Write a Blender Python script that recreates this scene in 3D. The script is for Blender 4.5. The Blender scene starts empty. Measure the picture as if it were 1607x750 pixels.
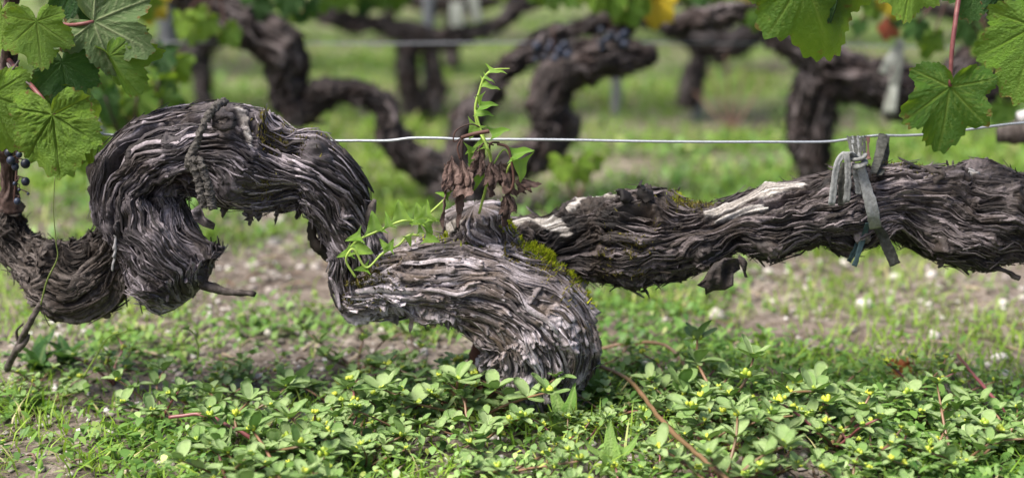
import bpy, math, random
import numpy as np
from mathutils import Vector, Matrix

# ------------------------------------------------------------------ camera, sky, sun, exposure
sc = bpy.context.scene
COL = sc.collection
CAM_H, PITCH, FPX = 0.536, math.radians(12.9), 1607 * 50 / 36
cam_d = bpy.data.cameras.new('camera'); cam = bpy.data.objects.new('camera', cam_d); COL.objects.link(cam)
cam.location = (0, 0, CAM_H); cam.rotation_euler = (math.radians(90) - PITCH, 0, 0)
cam_d.lens = 50; cam_d.sensor_width = 36; cam_d.clip_start = 0.02; cam_d.clip_end = 600
cam_d.dof.use_dof = True; cam_d.dof.focus_distance = 1.462; cam_d.dof.aperture_fstop = 2.5; cam_d.dof.aperture_blades = 0
sc.camera = cam
SUN_EL, SUN_AZ = math.radians(58), math.radians(-124)      # azimuth measured from +Y (away from the camera) towards +X
w = bpy.data.worlds.new('World'); sc.world = w; w.use_nodes = True
wn = w.node_tree; bgn = wn.nodes['Background']
sky = wn.nodes.new('ShaderNodeTexSky'); sky.sky_type = 'NISHITA'; sky.sun_disc = False
sky.sun_elevation = SUN_EL; sky.sun_rotation = SUN_AZ; sky.air_density = 1.0; sky.dust_density = 3.0; sky.ozone_density = 1.0
wn.links.new(sky.outputs[0], bgn.inputs[0]); bgn.inputs[1].default_value = 0.09
sun_d = bpy.data.lights.new('sun', 'SUN'); sun = bpy.data.objects.new('sun', sun_d); COL.objects.link(sun)
sun_d.energy = 3.6; sun_d.angle = math.radians(36); sun_d.color = (1.0, 0.95, 0.86)
sd = Vector((math.sin(SUN_AZ) * math.cos(SUN_EL), math.cos(SUN_AZ) * math.cos(SUN_EL), math.sin(SUN_EL)))
sun.rotation_euler = sd.to_track_quat('Z', 'Y').to_euler()
vs = sc.view_settings; vs.view_transform = 'Standard'; vs.look = 'None'; vs.exposure = 1.25; vs.gamma = 1.0; vs.use_curve_mapping = False
sc.cycles.use_denoising = True; sc.cycles.max_bounces = 7; sc.cycles.transparent_max_bounces = 8

# ------------------------------------------------------------------ geometry of the view -> places in the world
def ray(px, py):
    u = (px - 803.5) / FPX; v = (375 - py) / FPX
    return np.array([u, math.cos(PITCH) + v * math.sin(PITCH), -math.sin(PITCH) + v * math.cos(PITCH)])
def P(px, py, Y):
    d = ray(px, py); return np.array([0, 0, CAM_H]) + d * (Y / d[1])
def mpp(py, Y):                       # metres per photo pixel at that spot
    return Y / ray(803, py)[1] / FPX
def G(px, py):                        # the spot on the ground seen there
    d = ray(px, py); t = CAM_H / -d[2]; return np.array([d[0] * t, d[1] * t, 0.0])

# ------------------------------------------------------------------ numpy noise
def _h(i, j, k, seed):
    with np.errstate(over='ignore'):
        n = (i.astype(np.int64) * 374761393 + j.astype(np.int64) * 668265263 + k.astype(np.int64) * 2147483647 + seed * 1274126177) & 0xFFFFFFFF
        n = ((n ^ (n >> 13)) * 1274126177) & 0xFFFFFFFF
        n = ((n ^ (n >> 16)) * 2246822519) & 0xFFFFFFFF
        n = n ^ (n >> 15)
    return (n & 0xFFFFFF) / float(0x1000000)
def hsh(i, j, seed):
    i = np.asarray(i); j = np.asarray(j); i, j = np.broadcast_arrays(i, j)
    return _h(i, j, np.zeros_like(i), seed)
def vn2(x, y, seed=0):
    x = np.asarray(x, float); y = np.asarray(y, float); x, y = np.broadcast_arrays(x, y)
    i = np.floor(x).astype(np.int64); j = np.floor(y).astype(np.int64); fx = x - i; fy = y - j
    fx = fx * fx * (3 - 2 * fx); fy = fy * fy * (3 - 2 * fy); z = np.zeros_like(i)
    a = _h(i, j, z, seed); b = _h(i + 1, j, z, seed); c = _h(i, j + 1, z, seed); d = _h(i + 1, j + 1, z, seed)
    return (a * (1 - fx) + b * fx) * (1 - fy) + (c * (1 - fx) + d * fx) * fy
def fbm2(x, y, seed=0, o=3):
    t = 0; a = .5; s = 0
    for k in range(o):
        t = t + a * vn2(x * 2 ** k + 13.7 * k, y * 2 ** k + 7.1 * k, seed + k); s += a; a *= .5
    return t / s
def vn3(p, seed=0):
    i = np.floor(p).astype(np.int64); f = p - i; f = f * f * (3 - 2 * f); r = 0
    for dx in (0, 1):
        for dy in (0, 1):
            for dz in (0, 1):
                wt = (f[..., 0] if dx else 1 - f[..., 0]) * (f[..., 1] if dy else 1 - f[..., 1]) * (f[..., 2] if dz else 1 - f[..., 2])
                r = r + wt * _h(i[..., 0] + dx, i[..., 1] + dy, i[..., 2] + dz, seed)
    return r
def fbm3(p, seed=0, o=3):
    t = 0; a = .5; s = 0
    for k in range(o):
        t = t + a * vn3(p * 2 ** k + 5.3 * k, seed + k); s += a; a *= .5
    return t / s

# ------------------------------------------------------------------ mesh and object helpers
def mesh_np(name, V, F, uv=None, attrs=None, smooth=True):
    V = np.ascontiguousarray(V, dtype=np.float32).reshape(-1, 3)
    if not isinstance(F, (list, tuple)): F = [F]
    F = [np.asarray(f, dtype=np.int32) for f in F if len(f)]
    me = bpy.data.meshes.new(name)
    me.vertices.add(len(V)); me.vertices.foreach_set('co', V.ravel())
    idx = np.concatenate([f.ravel() for f in F]); sizes = np.concatenate([np.full(len(f), f.shape[1], np.int32) for f in F])
    starts = np.concatenate([[0], np.cumsum(sizes)[:-1]]).astype(np.int32)
    me.loops.add(len(idx)); me.loops.foreach_set('vertex_index', idx)
    me.polygons.add(len(sizes)); me.polygons.foreach_set('loop_start', starts)
    me.polygons.foreach_set('use_smooth', np.full(len(sizes), smooth, bool))
    if uv is not None:
        l = me.uv_layers.new(name='UVMap'); l.data.foreach_set('uv', np.asarray(uv, np.float32).reshape(-1, 2)[idx].ravel())
    for k, a in (attrs or {}).items():
        at = me.attributes.new(k, 'FLOAT', 'POINT'); at.data.foreach_set('value', np.asarray(a, np.float32).ravel())
    me.update(calc_edges=True); me.validate()
    return me
ORG = {}; KIDS = {}
def link(name, data, mat=None, parent=None, kind=None):
    o = bpy.data.objects.new(name, data); COL.objects.link(o)
    if parent is not None: o.parent = parent; KIDS.setdefault(parent.name, []).append(o)
    if mat is not None and data is not None and not data.materials: data.materials.append(mat)
    if kind: o['kind'] = kind
    return o
def thing(name, label, cat, loc=(0, 0, 0), group=None):
    o = bpy.data.objects.new(name, None); COL.objects.link(o); o.location = loc; o.empty_display_size = .03
    o['label'] = label; o['category'] = cat
    if group: o['group'] = group
    ORG[o.name] = np.array(loc, float); return o
def tag(o, label, cat, group=None):
    o['label'] = label; o['category'] = cat
    if group: o['group'] = group
    return o
def part(name, V, F, mat, parent, uv=None, attrs=None, smooth=True, kind=None):     # V in world space; the parent's origin is taken off
    og = ORG.get(parent.name, np.zeros(3)) if parent is not None else np.zeros(3)
    o = link(name, mesh_np(name, np.asarray(V).reshape(-1, 3) - og, F, uv, attrs, smooth), mat, parent, kind)
    ORG[o.name] = og; return o
def grid_faces(n, m, wrap=False, off=0):
    i = np.arange(n - 1)[:, None]; j = np.arange(m if wrap else m - 1)[None, :]; j2 = (j + 1) % m
    return np.stack([i * m + j, i * m + j2, (i + 1) * m + j2, (i + 1) * m + j], -1).reshape(-1, 4) + off
def catmull(pts, n):
    pts = np.asarray(pts, float); k = len(pts)
    p = np.vstack([2 * pts[0] - pts[1], pts, 2 * pts[-1] - pts[-2]])
    t = np.linspace(0, k - 1 - 1e-9, n); i = t.astype(int); f = (t - i)[:, None]
    a, b, c, d = p[i], p[i + 1], p[i + 2], p[i + 3]
    return .5 * (2 * b + (c - a) * f + (2 * a - 5 * b + 4 * c - d) * f ** 2 + (3 * b - a - 3 * c + d) * f ** 3)
def sweep(pts, rad, sides=8, n=None, flat=1.0, wdir=None, caps=True):
    """round (or flattened) tube along pts; returns V, [quads, ngon caps]"""
    pts = np.asarray(pts, float); rad = np.broadcast_to(np.asarray(rad, float), (len(pts),))
    if n: q = catmull(np.c_[pts, rad], n); pts, rad = q[:, :3], np.maximum(q[:, 3], 1e-5)
    T = np.gradient(pts, axis=0); T /= np.linalg.norm(T, axis=1)[:, None] + 1e-12
    N = np.zeros_like(T); ref = np.array([0, 1., 0]) if wdir is None else np.asarray(wdir, float)
    v = ref - ref @ T[0] * T[0]
    if np.linalg.norm(v) < 1e-3: v = np.array([1., 0, 0]) - T[0][0] * T[0]
    for i in range(len(pts)):
        if wdir is not None: v = ref
        v = v - (v @ T[i]) * T[i]; v = v / (np.linalg.norm(v) + 1e-12); N[i] = v
    B = np.cross(T, N); a = np.linspace(0, 2 * math.pi, sides, endpoint=False)
    V = pts[:, None] + rad[:, None, None] * (np.cos(a)[None, :, None] * N[:, None] + flat * np.sin(a)[None, :, None] * B[:, None])
    F = [grid_faces(len(pts), sides, True)]
    if caps: F += [np.arange(sides)[None, ::-1], (np.arange(sides) + (len(pts) - 1) * sides)[None]]
    return V.reshape(-1, 3), F
def join(parts):
    """[(V, F or [F..], attrs)] -> one"""
    Vs, Fs, A, off = [], {}, {}, 0
    for V, F, at in parts:
        V = np.asarray(V).reshape(-1, 3)
        for f in (F if isinstance(F, (list, tuple)) else [F]):
            f = np.asarray(f); Fs.setdefault(f.shape[1], []).append(f + off)
        for k, a in at.items(): A.setdefault(k, []).append(np.broadcast_to(np.asarray(a, float).ravel(), (len(V),)) if np.ndim(a) else np.full(len(V), float(a)))
        Vs.append(V); off += len(V)
    return np.concatenate(Vs), [np.concatenate(f) for f in Fs.values()], {k: np.concatenate(a) for k, a in A.items()}

# ------------------------------------------------------------------ materials
def new_mat(name):
    m = bpy.data.materials.new(name); m.use_nodes = True; nt = m.node_tree; return m, nt, nt.nodes['Principled BSDF']
def N_(nt, t, **kw):
    n = nt.nodes.new(t)
    for k, v in kw.items():
        if isinstance(k, str) and k.startswith('i_'): n.inputs[k[2:].replace('_', ' ')].default_value = v
        else: setattr(n, k, v)
    return n
def ramp(nt, stops, fac=None, interp='LINEAR'):
    r = nt.nodes.new('ShaderNodeValToRGB'); e = r.color_ramp.elements; r.color_ramp.interpolation = interp
    while len(e) < len(stops): e.new(.5)
    for k, (p, c) in enumerate(stops): e[k].position = p; e[k].color = (*c, 1) if len(c) == 3 else c
    if fac is not None: nt.links.new(fac, r.inputs[0])
    return r
def noise(nt, vec, scale, detail=4, rough=.55, dim='3D', dist=0.):
    n = nt.nodes.new('ShaderNodeTexNoise'); n.noise_dimensions = dim; n.inputs['Scale'].default_value = scale
    n.inputs['Detail'].default_value = detail; n.inputs['Roughness'].default_value = rough; n.inputs['Distortion'].default_value = dist
    if vec is not None: nt.links.new(vec, n.inputs['Vector'])
    return n
def mapping(nt, vec, scale):
    m = nt.nodes.new('ShaderNodeMapping'); m.inputs['Scale'].default_value = scale; nt.links.new(vec, m.inputs['Vector']); return m.outputs[0]
def mix(nt, fac, a, b, blend='MIX'):
    m = nt.nodes.new('ShaderNodeMix'); m.data_type = 'RGBA'; m.blend_type = blend
    for s, v in ((m.inputs[0], fac), (m.inputs[6], a), (m.inputs[7], b)):
        if hasattr(v, 'is_output'): nt.links.new(v, s)
        else: s.default_value = v if np.ndim(v) == 0 else ((*v, 1) if len(v) == 3 else v)
    return m.outputs[2]
def math_(nt, op, a, b=None, clamp=False):
    m = nt.nodes.new('ShaderNodeMath'); m.operation = op; m.use_clamp = clamp
    for s, v in zip(m.inputs, (a, b)):
        if v is None: continue
        if hasattr(v, 'is_output'): nt.links.new(v, s)
        else: s.default_value = v
    return m.outputs[0]
def attr(nt, name):
    a = nt.nodes.new('ShaderNodeAttribute'); a.attribute_name = name; return a.outputs['Fac']

def mat_bark(name, c0, c1, c2, brown, brown_amt=.5, spec=.3, bump=.5):
    """fibrous bark: colour streaks run along the fibres (uv = length, fibre), each flake has its own tone"""
    m, nt, b = new_mat(name)
    uv = nt.nodes.new('ShaderNodeUVMap').outputs[0]; geo = nt.nodes.new('ShaderNodeNewGeometry').outputs['Position']
    n1 = noise(nt, mapping(nt, uv, (9, 340, 1)), 1, 4, .6, '2D')
    n2 = noise(nt, mapping(nt, uv, (5, 80, 1)), 1, 3, .55, '2D')
    t = attr(nt, 'tone')
    f = math_(nt, 'ADD', math_(nt, 'MULTIPLY', n1.outputs[0], .42), math_(nt, 'ADD', math_(nt, 'MULTIPLY', n2.outputs[0], .28), math_(nt, 'MULTIPLY', t, .36)))
    big = noise(nt, geo, 11, 3, .6); f = math_(nt, 'ADD', f, math_(nt, 'MULTIPLY', math_(nt, 'SUBTRACT', big.outputs[0], .52), .55))
    r = ramp(nt, [(.33, c0), (.53, c1), (.74, c2)], f)
    p = noise(nt, geo, 26, 4, .6)
    pr = ramp(nt, [(.46, (0, 0, 0)), (.64, (1, 1, 1))], p.outputs[0])
    c = mix(nt, math_(nt, 'MULTIPLY', pr.outputs[0], brown_amt), r.outputs[0], brown)
    bw = ramp(nt, [(.34, (.055, .046, .040)), (.47, (.27, .24, .215)), (.62, (.58, .55, .53))], math_(nt, 'ADD', math_(nt, 'MULTIPLY', n1.outputs[0], .6), math_(nt, 'MULTIPLY', n2.outputs[0], .4)))
    c = mix(nt, attr(nt, 'bare'), c, bw.outputs[0])
    q = noise(nt, geo, 420, 3, .6)
    qr = ramp(nt, [(.30, (.55, .55, .55)), (.62, (1.12, 1.12, 1.12))], q.outputs[0])
    c = mix(nt, 1.0, c, qr.outputs[0], 'MULTIPLY')
    nt.links.new(c, b.inputs['Base Color']); b.inputs['Roughness'].default_value = .72; b.inputs['Specular IOR Level'].default_value = spec
    bp = N_(nt, 'ShaderNodeBump'); bp.inputs['Strength'].default_value = bump; bp.inputs['Distance'].default_value = .0012
    n3 = noise(nt, mapping(nt, uv, (50, 900, 1)), 1, 4, .65, '2D'); nt.links.new(n3.outputs[0], bp.inputs['Height']); nt.links.new(bp.outputs[0], b.inputs['Normal'])
    return m
def mat_leaf(name, lo, hi, veinc, trans, tmix=.3, rough=.48, spec=.28, scale=60, spots=0.):
    m, nt, b = new_mat(name)
    tc = nt.nodes.new('ShaderNodeTexCoord').outputs['Object']
    n = noise(nt, tc, 3.2, 5, .6); rnd = nt.nodes.new('ShaderNodeObjectInfo').outputs['Random']
    f = math_(nt, 'ADD', math_(nt, 'MULTIPLY', n.outputs[0], .9), math_(nt, 'MULTIPLY', math_(nt, 'SUBTRACT', rnd, .5), .5))
    r = ramp(nt, [(.25, lo), (.75, hi)], f)
    v = attr(nt, 'vein'); c = mix(nt, v, r.outputs[0], veinc)
    sp_ = noise(nt, tc, 6.5, 4, .7); rim = attr(nt, 'rim')
    fb = ramp(nt, [(.66, (0, 0, 0)), (.72, (1, 1, 1))], math_(nt, 'ADD', math_(nt, 'MULTIPLY', sp_.outputs[0], 1.0), math_(nt, 'MULTIPLY', rim, spots))).outputs[0]
    c = mix(nt, math_(nt, 'MULTIPLY', fb, .85), c, (.13, .065, .02))
    nt.links.new(c, b.inputs['Base Color']); b.inputs['Roughness'].default_value = rough; b.inputs['Specular IOR Level'].default_value = spec
    tr = nt.nodes.new('ShaderNodeBsdfTranslucent'); nt.links.new(mix(nt, .5, c, trans), tr.inputs[0])
    ms = nt.nodes.new('ShaderNodeMixShader'); ms.inputs[0].default_value = tmix
    nt.links.new(b.outputs[0], ms.inputs[1]); nt.links.new(tr.outputs[0], ms.inputs[2]); nt.links.new(ms.outputs[0], nt.nodes['Material Output'].inputs[0])
    bp = N_(nt, 'ShaderNodeBump'); bp.inputs['Strength'].default_value = .5; bp.inputs['Distance'].default_value = .02
    n3 = noise(nt, tc, 28, 4, .65); nt.links.new(n3.outputs[0], bp.inputs['Height']); nt.links.new(bp.outputs[0], b.inputs['Normal'])
    return m
def mat_tone(name, stops, rough=.6, spec=.3, trans=None, tmix=.25, grain=None):
    """colour picked per blade / piece by the attribute tone"""
    m, nt, b = new_mat(name)
    c = ramp(nt, stops, attr(nt, 'tone')).outputs[0]
    if grain:
        q = noise(nt, nt.nodes.new('ShaderNodeNewGeometry').outputs['Position'], grain, 4, .6)
        c = mix(nt, 1.0, c, ramp(nt, [(.3, (.7, .7, .7)), (.7, (1.15, 1.15, 1.15))], q.outputs[0]).outputs[0], 'MULTIPLY')
    nt.links.new(c, b.inputs['Base Color']); b.inputs['Roughness'].default_value = rough; b.inputs['Specular IOR Level'].default_value = spec
    if trans:
        tr = nt.nodes.new('ShaderNodeBsdfTranslucent'); nt.links.new(mix(nt, .5, c, trans), tr.inputs[0])
        ms = nt.nodes.new('ShaderNodeMixShader'); ms.inputs[0].default_value = tmix
        nt.links.new(b.outputs[0], ms.inputs[1]); nt.links.new(tr.outputs[0], ms.inputs[2]); nt.links.new(ms.outputs[0], nt.nodes['Material Output'].inputs[0])
    return m
def mat_plain(name, lo, hi, rough=.6, scale=80, spec=.3, metal=0., stretch=(1, 1, 1), bump=0., rnd_amt=.4):
    m, nt, b = new_mat(name)
    tc = mapping(nt, nt.nodes.new('ShaderNodeTexCoord').outputs['Object'], stretch)
    n = noise(nt, tc, scale, 5, .6); rnd = nt.nodes.new('ShaderNodeObjectInfo').outputs['Random']
    f = math_(nt, 'ADD', n.outputs[0], math_(nt, 'MULTIPLY', math_(nt, 'SUBTRACT', rnd, .5), rnd_amt))
    nt.links.new(ramp(nt, [(.3, lo), (.7, hi)], f).outputs[0], b.inputs['Base Color'])
    b.inputs['Roughness'].default_value = rough; b.inputs['Specular IOR Level'].default_value = spec; b.inputs['Metallic'].default_value = metal
    if bump:
        bp = N_(nt, 'ShaderNodeBump'); bp.inputs['Strength'].default_value = bump; bp.inputs['Distance'].default_value = .002
        nt.links.new(n.outputs[0], bp.inputs['Height']); nt.links.new(bp.outputs[0], b.inputs['Normal'])
    return m

M = {}
M['bark_hump'] = mat_bark('bark_hump', (.007, .005, .005), (.058, .047, .052), (.38, .33, .365), (.040, .026, .018), .5, .4, .9)
M['bark_trunk'] = mat_bark('bark_trunk', (.014, .011, .010), (.165, .138, .140), (.52, .465, .50), (.105, .070, .042), .55, .35, .9)
M['bark_arm'] = mat_bark('bark_arm', (.007, .005, .005), (.040, .031, .029), (.215, .180, .188), (.036, .023, .015), .55, .35, .9)
M['bark_foot'] = mat_bark('bark_foot', (.008, .006, .005), (.046, .035, .030), (.155, .13, .12), (.04, .027, .019), .5, .25, .9)
M['bark_far'] = mat_bark('bark_far', (.008, .006, .006), (.040, .031, .030), (.16, .135, .138), (.045, .025, .021), .5, .25, .5)
M['bark_cane'] = mat_bark('bark_cane', (.014, .008, .007), (.060, .034, .028), (.17, .12, .11), (.04, .02, .015), .5, .3, .6)
M['bare_wood'] = mat_bark('bare_wood', (.20, .18, .16), (.60, .56, .52), (.82, .80, .78), (.40, .33, .25), .35, .25, .35)
M['cut_wood'] = mat_bark('cut_wood', (.20, .14, .11), (.42, .33, .28), (.6, .5, .45), (.3, .2, .15), .3, .2)
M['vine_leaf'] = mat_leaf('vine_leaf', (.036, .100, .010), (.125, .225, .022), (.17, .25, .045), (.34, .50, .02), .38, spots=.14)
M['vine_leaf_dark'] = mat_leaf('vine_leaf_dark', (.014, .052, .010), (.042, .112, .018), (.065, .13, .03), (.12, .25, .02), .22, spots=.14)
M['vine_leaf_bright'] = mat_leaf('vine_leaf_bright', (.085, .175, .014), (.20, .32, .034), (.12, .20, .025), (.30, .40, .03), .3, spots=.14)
M['vine_leaf_under'] = mat_leaf('vine_leaf_under', (.10, .155, .062), (.165, .225, .10), (.26, .30, .16), (.28, .36, .06), .3, .7, .2, spots=.14)
M['vine_leaf_yellow'] = mat_leaf('vine_leaf_yellow', (.22, .20, .012), (.55, .38, .015), (.4, .3, .03), (.6, .45, .03), .35)
M['vine_leaf_red'] = mat_leaf('vine_leaf_red', (.12, .02, .010), (.24, .055, .02), (.25, .08, .03), (.4, .1, .03), .3)
M['dry_leaf'] = mat_leaf('dry_leaf', (.036, .022, .018), (.215, .138, .118), (.22, .15, .13), (.25, .12, .09), .15, .7, .2, 90)
M['orange_leaf'] = mat_leaf('orange_leaf', (.22, .055, .012), (.34, .11, .03), (.2, .06, .02), (.3, .1, .03), .15, .6, .3)
M['bindweed'] = mat_leaf('bindweed', (.14, .28, .03), (.26, .42, .06), (.26, .40, .10), (.35, .55, .05), .35, .45, .4, 200)
M['bindweed_stem'] = mat_plain('bindweed_stem', (.20, .30, .05), (.32, .42, .09), .5, 60)
M['tendril'] = mat_plain('tendril', (.10, .13, .03), (.17, .20, .06), .5, 60)
M['petiole'] = mat_plain('petiole', (.11, .030, .034), (.21, .085, .075), .45, 120)
M['cane'] = mat_plain('cane', (.022, .010, .008), (.085, .040, .030), .6, 60, .3, 0, (1, 1, .15), .4)
M['grape'] = mat_plain('grape', (.006, .008, .018), (.024, .032, .060), .45, 90, .4)
M['wire'] = mat_plain('wire', (.22, .23, .25), (.42, .44, .47), .5, 300, .5, .75)
M['wire_mid'] = mat_plain('wire_mid', (.12, .13, .15), (.24, .25, .28), .5, 300, .4, .5)
M['wire_dark'] = mat_plain('wire_dark', (.04, .04, .045), (.10, .10, .11), .5, 300, .4, .5)
M['tie'] = mat_plain('tie', (.115, .115, .112), (.25, .253, .25), .85, 260, .15, 0, (1, 1, 1), .5, .25)
M['tie_dark'] = mat_plain('tie_dark', (.030, .030, .026), (.085, .085, .075), .85, 200, .15, 0, (1, 1, 1), .5, .3)
M['tie_teal'] = mat_plain('tie_teal', (.015, .03, .032), (.045, .075, .08), .8, 200, .2)
M['tie_white'] = mat_plain('tie_white', (.20, .205, .18), (.38, .39, .345), .8, 60, .2)
M['cord'] = mat_plain('cord', (.018, .015, .013), (.105, .096, .088), .9, 260, .15, 0, (1, 1, 1), .9)
M['twig'] = mat_plain('twig', (.035, .027, .024), (.13, .108, .10), .75, 120, .2, 0, (1, 1, 1), .5)
M['twig_mid'] = mat_plain('twig_mid', (.09, .085, .085), (.22, .21, .215), .7, 200, .2)
M['twig_pale'] = mat_plain('twig_pale', (.22, .21, .21), (.42, .40, .40), .7, 200, .2)
M['rust'] = mat_plain('rust', (.028, .013, .010), (.095, .040, .026), .8, 90, .2, 0, (1, 1, 1), .7)
M['post'] = mat_plain('post', (.14, .14, .15), (.30, .30, .32), .7, 40, .3)
M['moss'] = mat_tone('moss', [(0, (.075, .10, .006)), (.5, (.25, .31, .012)), (1, (.48, .50, .03))], .85, .1, (.4, .45, .03), .3)
M['moss_brown'] = mat_tone('moss_brown', [(0, (.035, .026, .010)), (.6, (.10, .085, .022)), (1, (.22, .19, .05))], .9, .1)
M['purslane_leaf'] = mat_leaf('purslane_leaf', (.27, .43, .13), (.50, .63, .29), (.2, .3, .1), (.50, .72, .20), .38, .34, .6, 45)
M['purslane_bud'] = mat_plain('purslane_bud', (.22, .32, .03), (.46, .48, .04), .45, 200, .4)
M['purslane_stem'] = mat_plain('purslane_stem', (.13, .085, .040), (.22, .115, .070), .4, 30, .45)
M['purslane_stem_red'] = mat_plain('purslane_stem_red', (.17, .05, .055), (.26, .105, .095), .4, 40, .45)
M['grass'] = mat_tone('grass', [(0, (.070, .155, .010)), (.5, (.175, .31, .024)), (.85, (.31, .42, .07)), (1, (.45, .40, .20))], .5, .35, (.35, .5, .04), .35)
M['cover'] = mat_tone('cover', [(0, (.045, .115, .022)), (.5, (.115, .225, .045)), (.85, (.20, .32, .07)), (1, (.32, .36, .13))], .5, .35, (.3, .48, .05), .3)
M['weed_broad'] = mat_leaf('weed_broad', (.030, .095, .022), (.085, .19, .040), (.2, .28, .1), (.2, .4, .05), .25, .45, .4, 40)
M['weed_pale'] = mat_leaf('weed_pale', (.14, .27, .05), (.24, .38, .09), (.3, .42, .14), (.35, .5, .08), .3, .5, .4, 40)
M['pebble'] = mat_tone('pebble', [(0, (.10, .085, .075)), (.4, (.30, .26, .235)), (.75, (.50, .46, .43)), (1, (.74, .72, .70))], .8, .25, None, 0, 300)
M['gravel'] = mat_tone('gravel', [(0, (.055, .045, .038)), (.5, (.17, .145, .125)), (.85, (.36, .32, .29)), (1, (.62, .59, .56))], .85, .2, None, 0, 400)
M['red_weed'] = mat_plain('red_weed', (.13, .07, .05), (.22, .13, .10), .7, 60)

def soil_mat():
    m, nt, b = new_mat('soil'); geo = nt.nodes.new('ShaderNodeNewGeometry').outputs['Position']
    n1 = noise(nt, geo, 2.2, 5, .6); n2 = noise(nt, geo, 45, 6, .7); n3 = noise(nt, geo, 260, 3, .6)
    a = ramp(nt, [(.30, (.065, .052, .043)), (.50, (.16, .133, .114)), (.72, (.36, .32, .285))], n2.outputs[0]).outputs[0]
    g = ramp(nt, [(.38, (.62, .58, .56)), (.62, (1.25, 1.22, 1.18))], n1.outputs[0]).outputs[0]
    c = mix(nt, 1.0, a, g, 'MULTIPLY'); c = mix(nt, 1.0, c, ramp(nt, [(.35, (.6, .6, .6)), (.68, (1.3, 1.3, 1.3))], n3.outputs[0]).outputs[0], 'MULTIPLY')
    # low turf between the far rows, where single blades can no longer be told apart
    sp = nt.nodes.new('ShaderNodeSeparateXYZ'); nt.links.new(geo, sp.inputs[0])
    far = ramp(nt, [(0, (0, 0, 0)), (1, (1, 1, 1))], math_(nt, 'DIVIDE', math_(nt, 'SUBTRACT', sp.outputs[1], 2.6), 2.5, True)).outputs[0]
    n4 = noise(nt, geo, 1.3, 4, .6); gm = ramp(nt, [(.40, (0, 0, 0)), (.62, (1, 1, 1))], n4.outputs[0]).outputs[0]
    turf = ramp(nt, [(.3, (.07, .13, .02)), (.55, (.16, .24, .05)), (.75, (.32, .32, .15))], noise(nt, geo, 9, 5, .65).outputs[0]).outputs[0]
    c = mix(nt, math_(nt, 'MULTIPLY', far, gm), c, turf)
    nt.links.new(c, b.inputs['Base Color']); b.inputs['Roughness'].default_value = .9; b.inputs['Specular IOR Level'].default_value = .15
    bp = N_(nt, 'ShaderNodeBump'); bp.inputs['Strength'].default_value = .7; bp.inputs['Distance'].default_value = .006
    nt.links.new(n2.outputs[0], bp.inputs['Height']); nt.links.new(bp.outputs[0], b.inputs['Normal'])
    return m
M['soil'] = soil_mat()

# ------------------------------------------------------------------ ground
def gz(x, y):
    x = np.asarray(x, float); y = np.asarray(y, float)
    near = np.clip((9 - np.abs(y)) / 6, 0, 1)
    return near * (.030 * (fbm2(x * 3.1, y * 3.1, 5, 3) - .5) + .016 * (fbm2(x * 17, y * 17, 9, 3) - .5)) + .05 * np.clip(np.abs(y) / 30, 0, 1) * (fbm2(x * .2, y * .2, 3, 2) - .5)
def axis(lo, a, b, hi, step, k):
    mid = np.arange(a, b, step)
    L = a - (np.geomspace(step, a - lo + step, k)[1:] - step)[::-1]; R = b + np.geomspace(step, hi - b + step, k) - step
    return np.concatenate([L, mid, R])
gx = axis(-90, -.95, .95, 90, .008, 45); gy = axis(-25, 1.02, 2.3, 170, .008, 60)
GX, GY = np.meshgrid(gx, gy, indexing='ij')
ground = part('ground', np.stack([GX, GY, gz(GX, GY)], -1), grid_faces(len(gx), len(gy))[:, ::-1], M['soil'], None, kind='structure')

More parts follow.
